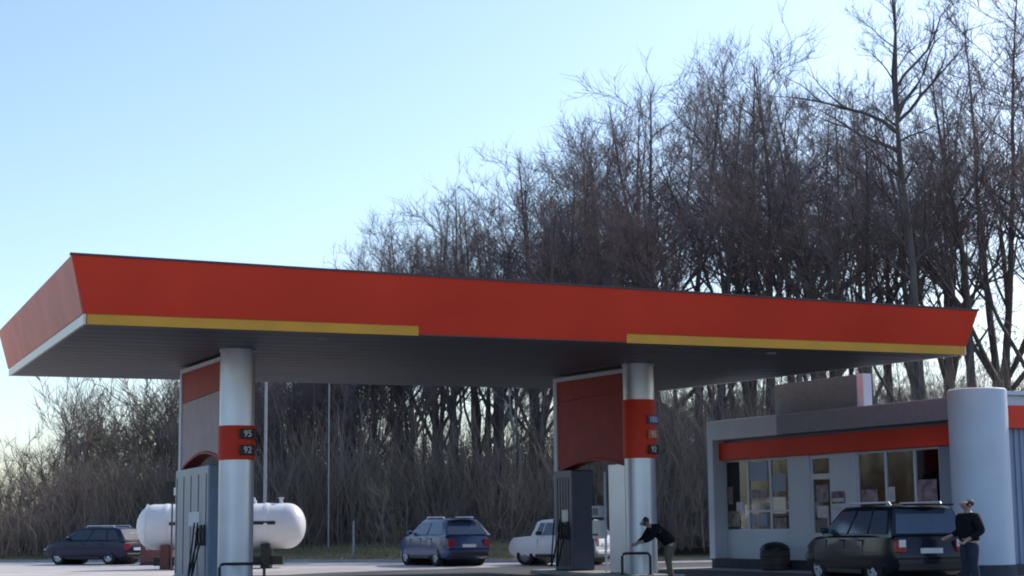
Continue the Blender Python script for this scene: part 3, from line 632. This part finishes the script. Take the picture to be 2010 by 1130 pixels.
# blank sign box standing on the shop roof
a0, a1 = F(1520, 760, .6)[0], F(1680, 760, .6)[0]
sg = thing('roof_sign', 'dark grey blank sign box standing on the shop roof under the canopy', 'sign', SL + su*a0 + sv*.6, SA)
W_ = a1-a0
MB().box(0, W_, 0, .35, ZT+.02, ZT+.98).build('box', M['signbox'], sg, bevel=.02)
MB().box(W_+.004, W_+.30, .02, .33, ZT+.02, ZT+.98).build('end_panel', M['wallw'], sg, bevel=.02)
for x in (.4, W_-.4): MB().box(x-.05, x+.05, .12, .22, ZT-.5, ZT+.02).build('leg', M['seam'], sg)
sheet('pavement', [tuple((SL+su*-.8+sv*-1.6).to_2d()), tuple((SL+su*(SLEN+.2)+sv*-1.6).to_2d()), tuple((SL+su*(SLEN+1.9)+sv*-.6).to_2d()), tuple((SL+su*(SLEN+1.9)+sv*9).to_2d()), tuple((SL+su*-.8+sv*9).to_2d())], M['kerb'], .012)
# things inside the shop, seen through the glass
def shelf(x, y, w, label, h=1.7):
    t = thing('shop_shelf', label, 'shelf', SL+su*x+sv*y+Vector((0, 0, .31)), SA)
    MB().box(0, w, .36, .40, 0, h).build('back', M['wallg'], t)
    for i in range(4):
        s_ = MB().box(0, w, 0, .355, .12+i*h/4, .15+i*h/4).build('board', M['frame'], t); rr = random.Random(int(x*10)+i); g = MB(); u = .05
        while u < w-.2:
            ww = rr.uniform(.1, .22); g.box(u, u+ww, .06, .3, .152+i*h/4, .152+i*h/4+rr.uniform(.15, .32)); u += ww+.02
        g.build('goods', M['goods'], s_)
shelf(x_w0+.2, 2.2, 2.0, 'shop shelf with goods behind the left shop window'); shelf(x_v0+.3, 2.4, 2.6, 'shop shelf with goods behind the right shop window', 1.9)
t = thing('shop_counter', 'white shop counter with two dark monitors behind the left window', 'counter', SL+su*(m1)+sv*1.1+Vector((0, 0, .31)), SA)
MB().box(0, 2.2, 0, .6, 0, 1.0).build('front', M['wallg'], t); MB().box(-.05, 2.25, -.05, .65, 1.002, 1.05).build('top', M['white'], t)
for x in (.25, .95): MB().box(x, x+.42, .1, .14, 1.15, 1.5).build('monitor', M['black'], t); 
# round litter bin by the shop wall
p = SL + su*F(1521, 1080, -.35)[0] + sv*-.35; t = thing('litter_bin', 'squat dark brown domed bin by the wall under the left shop window', 'bin', p)
MB().lathe([(.34, 0), (.40, .05), (.44, .35), (.44, .55), (.42, .58)], 28).build('body', M['bin'], t, smooth=True)
MB().lathe([(.45, .585), (.45, .63), (.38, .74), (.22, .82), (0, .85)], 28).build('lid', M['black'], t, smooth=True)
for z in (.18, .42): MB().lathe([(.42, z-.02), (.455, z-.02), (.455, z+.02), (.42, z+.02)], 28).build('hoop', M['black'], t)
# ================================================================== TANK AND POLES
TD = 60.5; pc = P(435, 1033, TD); TRAD = .80; TLEN = 326/F_PX*TD
t = thing('gas_tank', 'long white cylindrical gas tank on dark stands behind the left pump', 'tank', (pc.x, pc.y, 0), R(4))
prof = []; 
for i in range(9): q = math.pi/2*i/8; prof.append((max(1e-7, TRAD*math.sin(q)), -TLEN/2+.62*(1-math.cos(q))))
prof2 = [(r_, -h_) for r_, h_ in prof[::-1]]
vs = MB(); vs.lathe([(r_, h_) for r_, h_ in prof] + prof2, 40, axis='X', origin=(0, 0, pc.z)); shell = vs.build('shell', M['tank'], t, smooth=True)
mb = MB(); 
for i in range(14): 
    pass
mb.box(-1.75, 1.95, -TRAD-.012, -TRAD+.2, pc.z+.05, pc.z+.17); mb.build('dark_stripe', M['black'], t)
for x in (-2.6, -.9, .6, 2.3): MB().lathe([(TRAD+.002, x-.02), (TRAD+.009, x), (TRAD+.002, x+.02)], 40, axis='X', origin=(0, 0, pc.z), cap=False).build('weld_seam', M['tank'], shell, smooth=True)
MB().tube([(1.1, 0, pc.z+TRAD+.15), (1.1, -.3, pc.z+TRAD+.12), (1.1, -TRAD-.05, pc.z+.3), (1.1, -TRAD-.05, .3)], .03, 8).build('pipe', M['polem'], t, smooth=True)
for x in (-1.9, 1.6):
    MB().box(x-.16, x+.16, -.75, .75, 0, pc.z-.62).build('saddle', M['rust'] if x < 0 else M['black'], t, bevel=.02)
    MB().lathe([(TRAD+.004, x-.06), (TRAD+.02, x-.06), (TRAD+.02, x+.06), (TRAD+.004, x+.06)], 40, axis='X', origin=(0, 0, pc.z)).build('strap', M['tank'], t, smooth=True)
MB().box(-2.3, 2.2, -.55, .55, .12, .42).build('frame', M['black'], t)
vl = MB().lathe([(.14, 0), (.14, .12), (.09, .14), (.09, .22), (0, .24)], 16, origin=(1.1, 0, pc.z+TRAD-.02)).build('valve', M['trim'], t)
vl = MB().lathe([(.06, 0), (.06, .18), (.1, .19), (.1, .22), (0, .23)], 16, origin=(2.1, 0, pc.z+TRAD-.02)).build('valve', M['trim'], t)
p = G(322, 1106); t = thing('gas_pump_cabinet', 'dull red gas pump cabinet standing below the left end of the white tank', 'cabinet', (p.x, p.y-2.2, 0), R(5))
MB().box(-.45, .45, -.3, .3, .05, .95).build('body', M['rust'], t, bevel=.03); MB().box(-.40, .40, -.315, -.295, .12, .88).build('door', M['rust'], t, bevel=.01)
MB().box(-.5, .5, -.35, .35, .954, 1.0).build('lid', M['trim'], t, bevel=.01); MB().box(-.48, .48, -.32, .32, 0, .048).build('base', M['plinth'], t)
p = P(338, 965, 58); t = thing('warning_sign', 'small black sign with a white mark on a post above the white tank', 'sign', (p.x, p.y, 0), 0)
MB().tube([(0, .05, 0), (0, .05, p.z+.2)], .03, 8).build('post', M['seam'], t); bd = MB().box(-.25, .25, 0, .04, p.z-.36, p.z+.36).build('board', M['black'], t, bevel=.01)
MB().box(.06, .20, -.012, .0, p.z-.12, p.z+.14).build('white_mark', M['white'], bd)
def pole(px, d_, top, r, label, lamp=False):
    q = P(px, 1000, d_); zt = P(px, top, d_).z
    t = thing('lamp_pole' if lamp else 'pole', label, 'pole', (q.x, q.y, 0), 0)
    MB().tube([(0, 0, 0), (0, 0, zt)], [r, r*.7], 10).build('shaft', M['polem'], t, smooth=True); MB().lathe([(r*2, 0), (r*2, .1), (r*1.1, .25)], 12).build('base', M['kerb'], t)
    if lamp:
        MB().tube([(0, 0, zt), (.1, 0, zt+.25), (.9, 0, zt+.4)], r*.6, 8).build('arm', M['polem'], t); MB().box(.85, 1.45, -.12, .12, zt+.36, zt+.46).build('lamp_head', M['polem'], t, bevel=.03)
pole(520, 66, 700, 0.075, 'pale slim lamp pole behind the right part of the white tank', True)
pole(645, 76, 700, .038, 'thin grey pole against the wood right of the white tank', True)
pole(694, 71.5, 1022, .05, 'short pale marker post on the verge left of the blue car')
# ================================================================== CARS
def wheel(parent, x, y, r, wdt, rim_m, sp):
    s = 1 if y > 0 else -1
    ty = MB().lathe([(r*.62, -wdt/2), (r*.93, -wdt/2), (r, -wdt*.36), (r, wdt*.36), (r*.93, wdt/2), (r*.62, wdt/2), (r*.60, 0), (r*.62, -wdt/2)], 28, axis='Y', origin=(x, y, r), cap=False).build('wheel', M['rubber'], parent, smooth=True)
    rm = MB(); yo = y+s*wdt*.46
    rm.lathe([(r*.64, yo-s*.10), (r*.64, yo), (r*.58, yo), (r*.56, yo-s*.06), (1e-7, yo-s*.05)], 28, axis='Y', origin=(x, 0, r))
    for i in range(sp):
        a = 2*math.pi*i/sp; ca, sa = math.cos(a), math.sin(a); hw = r*.10
        q = [Vector((x+ca*u-sa*v, yo-s*.045, r+sa*u+ca*v)) for u, v in ((r*.08, -hw), (r*.6, -hw*.7), (r*.6, hw*.7), (r*.08, hw))]
        rm.prism(q, (0, s*.035, 0))
    rm.lathe([(r*.16, yo-s*.05), (r*.14, yo+s*.0), (1e-7, yo+s*.0)], 14, axis='Y', origin=(x, 0, r)); rm.build('rim', rim_m, ty)
def car(name, label, loc, head, L, W, H, wb, wr, top, belt, cab, paint, rim=('alloy', 5), wheel_w=.22, clear=.2, glass='carglass', front_off=None, rails=False, boxy=0.0, windows=None, lamps='modern', spoiler=False, cat='car'):
    """x forward, y left.  top: list (x, z) of the body line without cabin; cab = (front base x, front roof x, rear roof x, rear base x, roof half width)"""
    t = thing(name, label, cat, loc, head)
    xf = L/2 if front_off is None else front_off; xr = xf-L; fo = wb/2+.0
    xs = np.linspace(xr, xf, 34); tx, tz = zip(*top); hw = W/2; mb = MB(); ring = 12
    for x in xs:
        u = abs((x-(xf+xr)/2)/(L/2)); plan = hw*(1-(.16-.08*boxy)*u**(5+3*boxy)); zt = float(np.interp(x, tx, tz)); zb_ = clear + .16*max(0, u-.86)/.14
        r_ = [(0, zb_), (.78*plan, zb_), (.95*plan, zb_+.06), (plan, zb_+.24), (plan*1.0, zb_+(zt-zb_)*.62), (plan*.975, zt-.07), (plan*(.90+.04*boxy), zt)]
        mb.v += [(x, y, z) for y, z in r_] + [(x, -y, z) for y, z in r_[:0:-1][0:0]]
        mb.v += [(x, 0, zt+.03)] + [(x, -y, z) for y, z in r_[:0:-1]]
    k = 14
    for i in range(len(xs)-1):
        for j in range(k): mb.f.append((i*k+j, i*k+(j+1) % k, (i+1)*k+(j+1) % k, (i+1)*k+j))
    mb.f += [tuple(range(k)), tuple(range((len(xs)-1)*k, len(xs)*k))]
    body = mb.build('body', paint, t)
    cut = MB()
    for x in (fo, -fo):
        cut.lathe([(wr*1.16, -W), (wr*1.16, -hw+.30)], 28, axis='Y', origin=(x, 0, wr)); cut.lathe([(wr*1.16, hw-.30), (wr*1.16, W)], 28, axis='Y', origin=(x, 0, wr))
    co = cut.build('cut', None); bo = body.modifiers.new('arches', 'BOOLEAN'); bo.object = co; bo.solver = 'EXACT'; bake(body); bpy.data.objects.remove(co)
    if not body.data.materials: body.data.materials.append(paint)
    smooth_by_angle(body.data, R(32))
    for x in (fo, -fo):
        wl = MB(); wl.lathe([(wr*1.15, -hw+.31), (wr*1.15, hw-.31)], 20, axis='Y', origin=(x, 0, wr)); wl.build('wheel_well', M['black'], t)
        for s in (1, -1): wheel(t, x, s*(hw-wheel_w/2-.02), wr, wheel_w, M[rim[0]], rim[1])
    bf, rf, rr, br, rw = cab; bw = hw*(.93+.03*boxy)
    def yat(z): return bw + (rw-bw)*(z-belt)/(H-belt)
    st = [(bf, belt), (bf*.5+rf*.5, belt+(H-belt)*.55), (rf+.06, H-.07), (rf-.12, H-.015), ((rf+rr)/2, H), (rr+.15, H-.015), (rr-.06, H-.07), (rr*.5+br*.5, belt+(H-belt)*.55), (br, belt)]
    mb = MB(); k = 9
    for x, z in st:
        y = yat(z); zl = belt-.05
        mb.v += [(x, bw, zl), (x, yat(belt+(z-belt)*.5), belt+(z-belt)*.5), (x, y+.005, z-.06*(z > belt+.1)), (x, y*.93, z-.01), (x, 0, z+.015*(z > belt+.2)), (x, -y*.93, z-.01), (x, -y-.005, z-.06*(z > belt+.1)), (x, -yat(belt+(z-belt)*.5), belt+(z-belt)*.5), (x, -bw, zl)]
    for i in range(len(st)-1):
        for j in range(k-1): mb.f.append((i*k+j, i*k+j+1, (i+1)*k+j+1, (i+1)*k+j))
    cabin = mb.build('cabin', paint, t, smooth=True)
    def xslope(z, base, roof): return base + (roof-base)*(z-belt)/(H-belt)
    gz0, gz1 = belt+.03, H-.12
    wins = windows or [(.04, .50), (.54, .97)]
    for s in (1, -1):
        for i, (u0, u1) in enumerate(wins):
            pts = []
            for u, z in ((u0, gz0), (u1, gz0), (u1, gz1), (u0, gz1)):
                xa, xb = xslope(z, bf, rf)-.10, xslope(z, br, rr)+.12; pts.append((xa+(xb-xa)*u, s*(yat(z)+.002), z))
            MB().prism(pts, (0, s*.012, 0)).build('side_window', M[glass], t)
    def screen(nm, base, roof, sg):
        pts = [(xslope(z, base, roof)+sg*.015, y*yat(z)*.90, z) for y, z in ((1, gz0), (-1, gz0), (-1, gz1+.03), (1, gz1+.03))]
        MB().prism(pts, (sg*.015, 0, 0)).build(nm, M[glass], t)
    screen('windscreen', bf, rf, 1); screen('rear_window', br, rr, -1)
    # trim
    zf = float(np.interp(xf-.15, tx, tz)); zr = float(np.interp(xr+.1, tx, tz))
    for s in (1, -1):
        if lamps == 'round': MB().lathe([(.09, xf-.02), (.09, xf+.02), (0, xf+.045)], 16, axis='X', origin=(0, s*hw*.66, zf-.22)).build('headlight', M['clearlamp'], t)
        else: MB().box(xf-.36, xf+.012, min(s*hw*.50, s*hw*.83), max(s*hw*.50, s*hw*.83), zf-.24, zf-.10).build('headlight', M['clearlamp'], t, bevel=.04)
        MB().box(xr-.012, xr+.22, min(s*hw*.62, s*hw*.865), max(s*hw*.62, s*hw*.865), zr-.34, zr-.08).build('tail_light', M['redlamp'], t, bevel=.02)
        mr = MB().box(bf-.42, bf-.30, min(s*(bw+.02), s*(bw+.22)), max(s*(bw+.02), s*(bw+.22)), belt+.03, belt+.17).build('mirror', paint if lamps != 'round' else M['black'], t, bevel=.04)
        MB().box(-fo+wr*1.3, fo-wr*1.3, min(s*(hw-.03), s*(hw+.012)), max(s*(hw-.03), s*(hw+.012)), clear+.02, clear+.13).build('sill', M['black'], t, bevel=.02)
        for x in (bf-1.05, bf-1.95): MB().box(x-.09, x+.09, min(s*hw*.97, s*(hw*.97+.04)), max(s*hw*.97, s*(hw*.97+.04)), belt-.13, belt-.10).build('door_handle', M['alloy'] if lamps == 'round' else paint, t, bevel=.01)
        for x in (bf-.28, bf-1.22, bf-2.12): MB().box(x-.006, x+.006, min(s*(hw-.02), s*(hw+.001)), max(s*(hw-.02), s*(hw+.001)), clear+.3, belt-.1).build('door_gap', M['black'], t)
        if rails: MB().tube([(rf-.2, s*rw*.88, H-.02), (rf-.28, s*rw*.88, H+.055), (rr+.3, s*rw*.88, H+.055), (rr+.2, s*rw*.88, H-.02)], .022, 8).build('roof_rail', M['alloy'], t)
    bm_ = M['alloy'] if lamps == 'round' else M['black']
    MB().box(xf-.16, xf+.03, -hw*.80, hw*.80, clear+.10, clear+.24).build('front_bumper', bm_, t, bevel=.04); MB().box(xr-.03, xr+.16, -hw*.80, hw*.80, clear+.10, clear+.26).build('rear_bumper', bm_, t, bevel=.04)
    MB().box(xf+.0, xf+.02, -hw*.45, hw*.45, zf-.30, zf-.12).build('grille', M['black'], t)
    MB().box(xr-.022, xr, -.26, .26, zr-.36, zr-.25).build('number_plate', M['plate'], t)
    if spoiler: MB().hexa([(rr-.28, -rw*.86, H-.02), (rr+.1, -rw*.86, H-.0), (rr+.1, rw*.86, H-.0), (rr-.28, rw*.86, H-.02), (rr-.30, -rw*.86, H+.015), (rr+.1, -rw*.86, H+.03), (rr+.1, rw*.86, H+.03), (rr-.30, rw*.86, H+.015)]).build('spoiler', paint, t)
    return t
def head_pos(front_px, base, head, L): pass
# dark hatchback far left
g = G(185, 1107.5); car('parked_car', 'dark navy hatchback parked on the far left in front of brown scrub', (g.x, g.y+.2, 0), R(180-24), 4.15, 1.72, 1.50, 2.52, .31,
    [(-2.1, .62), (-2.0, .92), (-1.7, .98), (.75, .98), (1.5, .88), (1.95, .74), (2.08, .55)], .96, (1.12, .30, -1.55, -2.0, .60), M['paint_navy'], rails=True, windows=[(.06, .40), (.43, .74), (.77, .97)])
# blue SUV in the middle
g = G(868, 1110); car('parked_car', 'blue sport utility car with pale wheels parked on the road between the two pump columns', (g.x, g.y+.6, 0), R(180-63), 4.45, 1.86, 1.66, 2.65, .36,
    [(-2.22, .66), (-2.12, 1.04), (-1.9, 1.10), (.7, 1.08), (1.6, 1.02), (2.1, .86), (2.22, .6)], 1.08, (1.10, .35, -1.60, -2.12, .64), M['paint_blue'], glass='carglass_blue', clear=.24, spoiler=True, rails=True)
# white boxy saloon behind the right pump
g = G(1104, 1109); car('parked_car', 'white boxy old car half hidden behind the right pump island', (g.x, g.y+.6, 0), R(180-30), 3.50, 1.62, 1.60, 2.15, .34,
    [(-1.75, .78), (-1.71, 1.00), (-1.0, 1.02), (.6, 1.02), (1.6, .96), (1.73, .72)], 1.02, (.82, .55, -1.25, -1.6, .68), M['paint_white'], rim=('steelrim', 8), wheel_w=.18, boxy=1.0, lamps='round', glass='carglass_blue', windows=[(.03, .14), (.17, .55), (.59, .97)], clear=.26)

# black SUV by the store
fwd = Vector((-math.sin(R(15)), math.cos(R(15)), 0)); lft = Vector((-fwd.y, fwd.x, 0))
rear_left = P(1748, 1060, 36.0); rear_left.z = 0
c = rear_left + fwd*2.3 - lft*.95
suv = car('parked_car', 'black sport utility car seen from behind beside the shop and a standing person', (c.x, c.y, 0), math.atan2(fwd.y, fwd.x), 4.6, 1.90, 1.76, 2.72, .38,
    [(-2.3, .72), (-2.24, 1.08), (-2.0, 1.14), (.75, 1.12), (1.7, 1.06), (2.2, .90), (2.3, .62)], 1.12, (1.15, .45, -1.95, -2.22, .70), M['paint_black'], rim=('alloy', 5), clear=.25, spoiler=True, rails=True, windows=[(.05, .36), (.40, .68), (.71, .97)], glass='carglass_blue')
hw = .95
for s in (1, -1): MB().box(-2.32, -2.29, min(s*.60, s*.76), max(s*.60, s*.76), .86, 1.02).build('reversing_light', M['clearlamp'], suv, bevel=.01)
# ================================================================== PEOPLE
def skin_mesh(joints, edges, sub=2):
    """joints: list of (xyz, radius)"""
    me = bpy.data.meshes.new('tmp'); me.from_pydata([j[0] for j in joints], edges, []); o = bpy.data.objects.new('tmp', me); COL.objects.link(o)
    o.modifiers.new('skin', 'SKIN').use_smooth_shade = True
    for i, j in enumerate(joints):
        sv_ = me.skin_vertices[0].data[i]; r_ = j[1]; sv_.radius = (r_, r_) if not hasattr(r_, '__len__') else r_
        sv_.use_root = (i == 0)
    ss = o.modifiers.new('sub', 'SUBSURF'); ss.levels = ss.render_levels = sub
    m2 = bpy.data.meshes.new_from_object(o.evaluated_get(bpy.context.evaluated_depsgraph_get())); bpy.data.objects.remove(o)
    for p in m2.polygons: p.use_smooth = True
    return m2
def obj(name, me, m, parent):
    me.materials.clear(); me.materials.append(m); o = bpy.data.objects.new(name, me); COL.objects.link(o); o.parent = parent; return o
def person(label, loc, rz, J, top_m, leg_m, shoe_m):
    """J: dict of joints. x = the person's left, y = behind the person (faces -y)"""
    t = thing('person', label, 'person', loc, rz); V3 = Vector
    g = lambda k: V3(J[k])
    joints = [(g('pelvis'), .13), (g('waist'), .125), (g('chest'), .15), (g('neck'), .058), (g('neck')*.55+g('head')*.45, .052), (g('head'), .098), (g('head')+(g('head')-g('neck')).normalized()*.09, .085)]
    edges = [(0, 1), (1, 2), (2, 3), (3, 4), (4, 5), (5, 6)]
    def chain(start, items):
        p = start
        for pt, r_ in items: joints.append((pt, r_)); edges.append((p, len(joints)-1)); p = len(joints)-1
        return p
    for s in ('l', 'r'):
        w = chain(2, [(g('sh_'+s), .065), (g('el_'+s), .045), (g('wr_'+s), .030)])
        d = (g('wr_'+s)-g('el_'+s)).normalized(); palm = g('wr_'+s)+d*.085; pj = chain(w, [(palm, .030)])
        a = d.cross(V3((0, 1, .2))).normalized(); cu = d.cross(a)
        for i, (ln, of) in enumerate(((.075, -.033), (.085, -.011), (.08, .011), (.062, .033))):
            k1 = palm+a*of+d*.02; chain(pj, [(k1+d*ln*.5, .0095), (k1+d*ln*.85+cu*ln*.25, .0085), (k1+d*ln*1.0+cu*ln*.5, .0075)])
        th = g('wr_'+s)+d*.04; chain(w, [(th+a*(-.045)+cu*.01, .011), (th+a*(-.06)+d*.045+cu*.03, .009)])
        an = chain(0, [(g('hip_'+s), .088), (g('kn_'+s), .055), (g('an_'+s), .038), (g('toe_'+s), .030)])
    obj('body', skin_mesh([(tuple(p), r_) for p, r_ in joints], edges), M['skin'], t)
    # face
    H_ = g('head'); fw = V3(J.get('face', (0, -1, 0))).normalized(); up = (g('head')-g('neck')).normalized(); sd_ = fw.cross(up).normalized()
    f = MB(); f.tube([H_+fw*.085+up*.03, H_+fw*.118-up*.01, H_+fw*.085-up*.02], [.006, .017, .012], 8); obj('nose', f.mesh('nose'), M['skin'], t)
    for s in (1, -1):
        e = MB(); c_ = H_+fw*.088+up*.03+sd_*s*.034
        e.lathe([(1e-7, -.012), (.011, -.005), (.012, 0), (.011, .005), (1e-7, .012)], 10, origin=c_); obj('eye', e.mesh('eye'), M['black'], t)
        e = MB(); c_ = H_+sd_*s*.095; e.lathe([(1e-7, -.03), (.016, -.015), (.02, .005), (.012, .025), (1e-7, .03)], 10, origin=c_); obj('ear', e.mesh('ear'), M['skin'], t)
    e = MB(); c_ = H_+fw*.088-up*.048; e.tube([c_-sd_*.025, c_+fw*.006, c_+sd_*.025], [.004, .008, .004], 6); obj('mouth', e.mesh('mouth'), M['redlamp'], t)
    hm = skin_mesh([(tuple(H_+up*.085-fw*.010), .122), (tuple(H_+up*.03-fw*.040), .120), (tuple(H_-up*.04-fw*.050), .085)], [(0, 1), (1, 2)]); obj('hair', hm, M['hair'], t)
    # jacket
    jj = [(g('pelvis')-(g('waist')-g('pelvis'))*.35, (.20, .165)), (g('waist')*.5+g('pelvis')*.5, (.195, .16)), (g('waist'), (.195, .155)), (g('chest'), (.21, .165)), (g('chest')*.35+g('neck')*.65, .115), (g('neck'), .083)]; ee = [(0, 1), (1, 2), (2, 3), (3, 4), (4, 5)]
    for s in ('l', 'r'):
        b_ = len(jj); jj += [(g('sh_'+s), .098), ((g('sh_'+s)+g('el_'+s))/2, .080), (g('el_'+s), .070), (g('wr_'+s)*.92+g('el_'+s)*.08, .050)]; ee += [(3, b_), (b_, b_+1), (b_+1, b_+2), (b_+2, b_+3)]
    obj('jacket', skin_mesh([(tuple(p), r_) for p, r_ in jj], ee), top_m, t)
    jj = [(g('pelvis')+V3((0, 0, .05)), (.165, .14)), (g('pelvis')-V3((0, 0, .03)), (.17, .14))]; ee = [(0, 1)]
    for s in ('l', 'r'):
        b_ = len(jj); jj += [(g('hip_'+s), .108), ((g('hip_'+s)+g('kn_'+s))/2, .095), (g('kn_'+s), .075), (g('an_'+s)*.8+g('kn_'+s)*.2, .066), (g('an_'+s)+V3((0, 0, .0)), .062)]; ee += [(1, b_), (b_, b_+1), (b_+1, b_+2), (b_+2, b_+3), (b_+3, b_+4)]
    obj('trousers', skin_mesh([(tuple(p), r_) for p, r_ in jj], ee), leg_m, t)
    for s in ('l', 'r'):
        an, to = g('an_'+s), g('toe_'+s); h_ = V3((an.x*1.2-to.x*.2, an.y*1.2-to.y*.2, .045))
        obj('shoe', skin_mesh([(tuple(h_), .045), (tuple((an*.5+to*.5).to_2d().to_3d()+V3((0, 0, .048))), .05), (tuple(to.to_2d().to_3d()+V3((0, 0, .036))), .036)], [(0, 1), (1, 2)]), shoe_m, t)
    return t
stand = dict(pelvis=(0, 0, .95), waist=(0, -.01, 1.10), chest=(0, -.01, 1.32), neck=(0, .0, 1.50), head=(0, -.03, 1.645), sh_l=(.19, 0, 1.42), sh_r=(-.19, 0, 1.42),
    el_l=(.27, .05, 1.13), wr_l=(.22, -.16, .98), el_r=(-.30, .04, 1.14), wr_r=(-.22, -.20, 1.04), hip_l=(.10, 0, .90), hip_r=(-.10, 0, .90), kn_l=(.12, -.03, .49), kn_r=(-.12, .0, .49),
    an_l=(.13, .03, .08), an_r=(-.13, .05, .08), toe_l=(.16, -.15, .035), toe_r=(-.17, -.13, .035))
q = P(1900, 1000, 35.6)
person('person in black jacket and dark blue jeans standing right of the black car', (q.x, q.y, 0), R(-70), stand, M['jacket'], M['jeans'], M['shoes_dark']).scale = (1.32, 1.32, 1.05)
bend = dict(pelvis=(0, .10, .90), waist=(0, -.02, 1.04), chest=(0, -.20, 1.18), neck=(0, -.34, 1.28), head=(0, -.46, 1.37), face=(0, -1, -.5), sh_l=(.19, -.27, 1.25), sh_r=(-.19, -.27, 1.25),
    el_l=(.26, -.42, 1.0), wr_l=(.18, -.60, .92), el_r=(-.25, -.42, .99), wr_r=(-.14, -.60, .90), hip_l=(.10, .10, .86), hip_r=(-.10, .10, .86), kn_l=(.12, .02, .47), kn_r=(-.13, .10, .47),
    an_l=(.13, .06, .08), an_r=(-.14, .18, .08), toe_l=(.15, -.12, .035), toe_r=(-.17, .0, .035))
q = P(1306, 1060, 42.6)
person('person in dark jacket and khaki trousers leaning forward beside the right column', (q.x, q.y, 0), R(-90+15), bend, M['jacket'], M['khaki'], M['shoes_pale']).scale = (1.15, 1.15, 1.05)
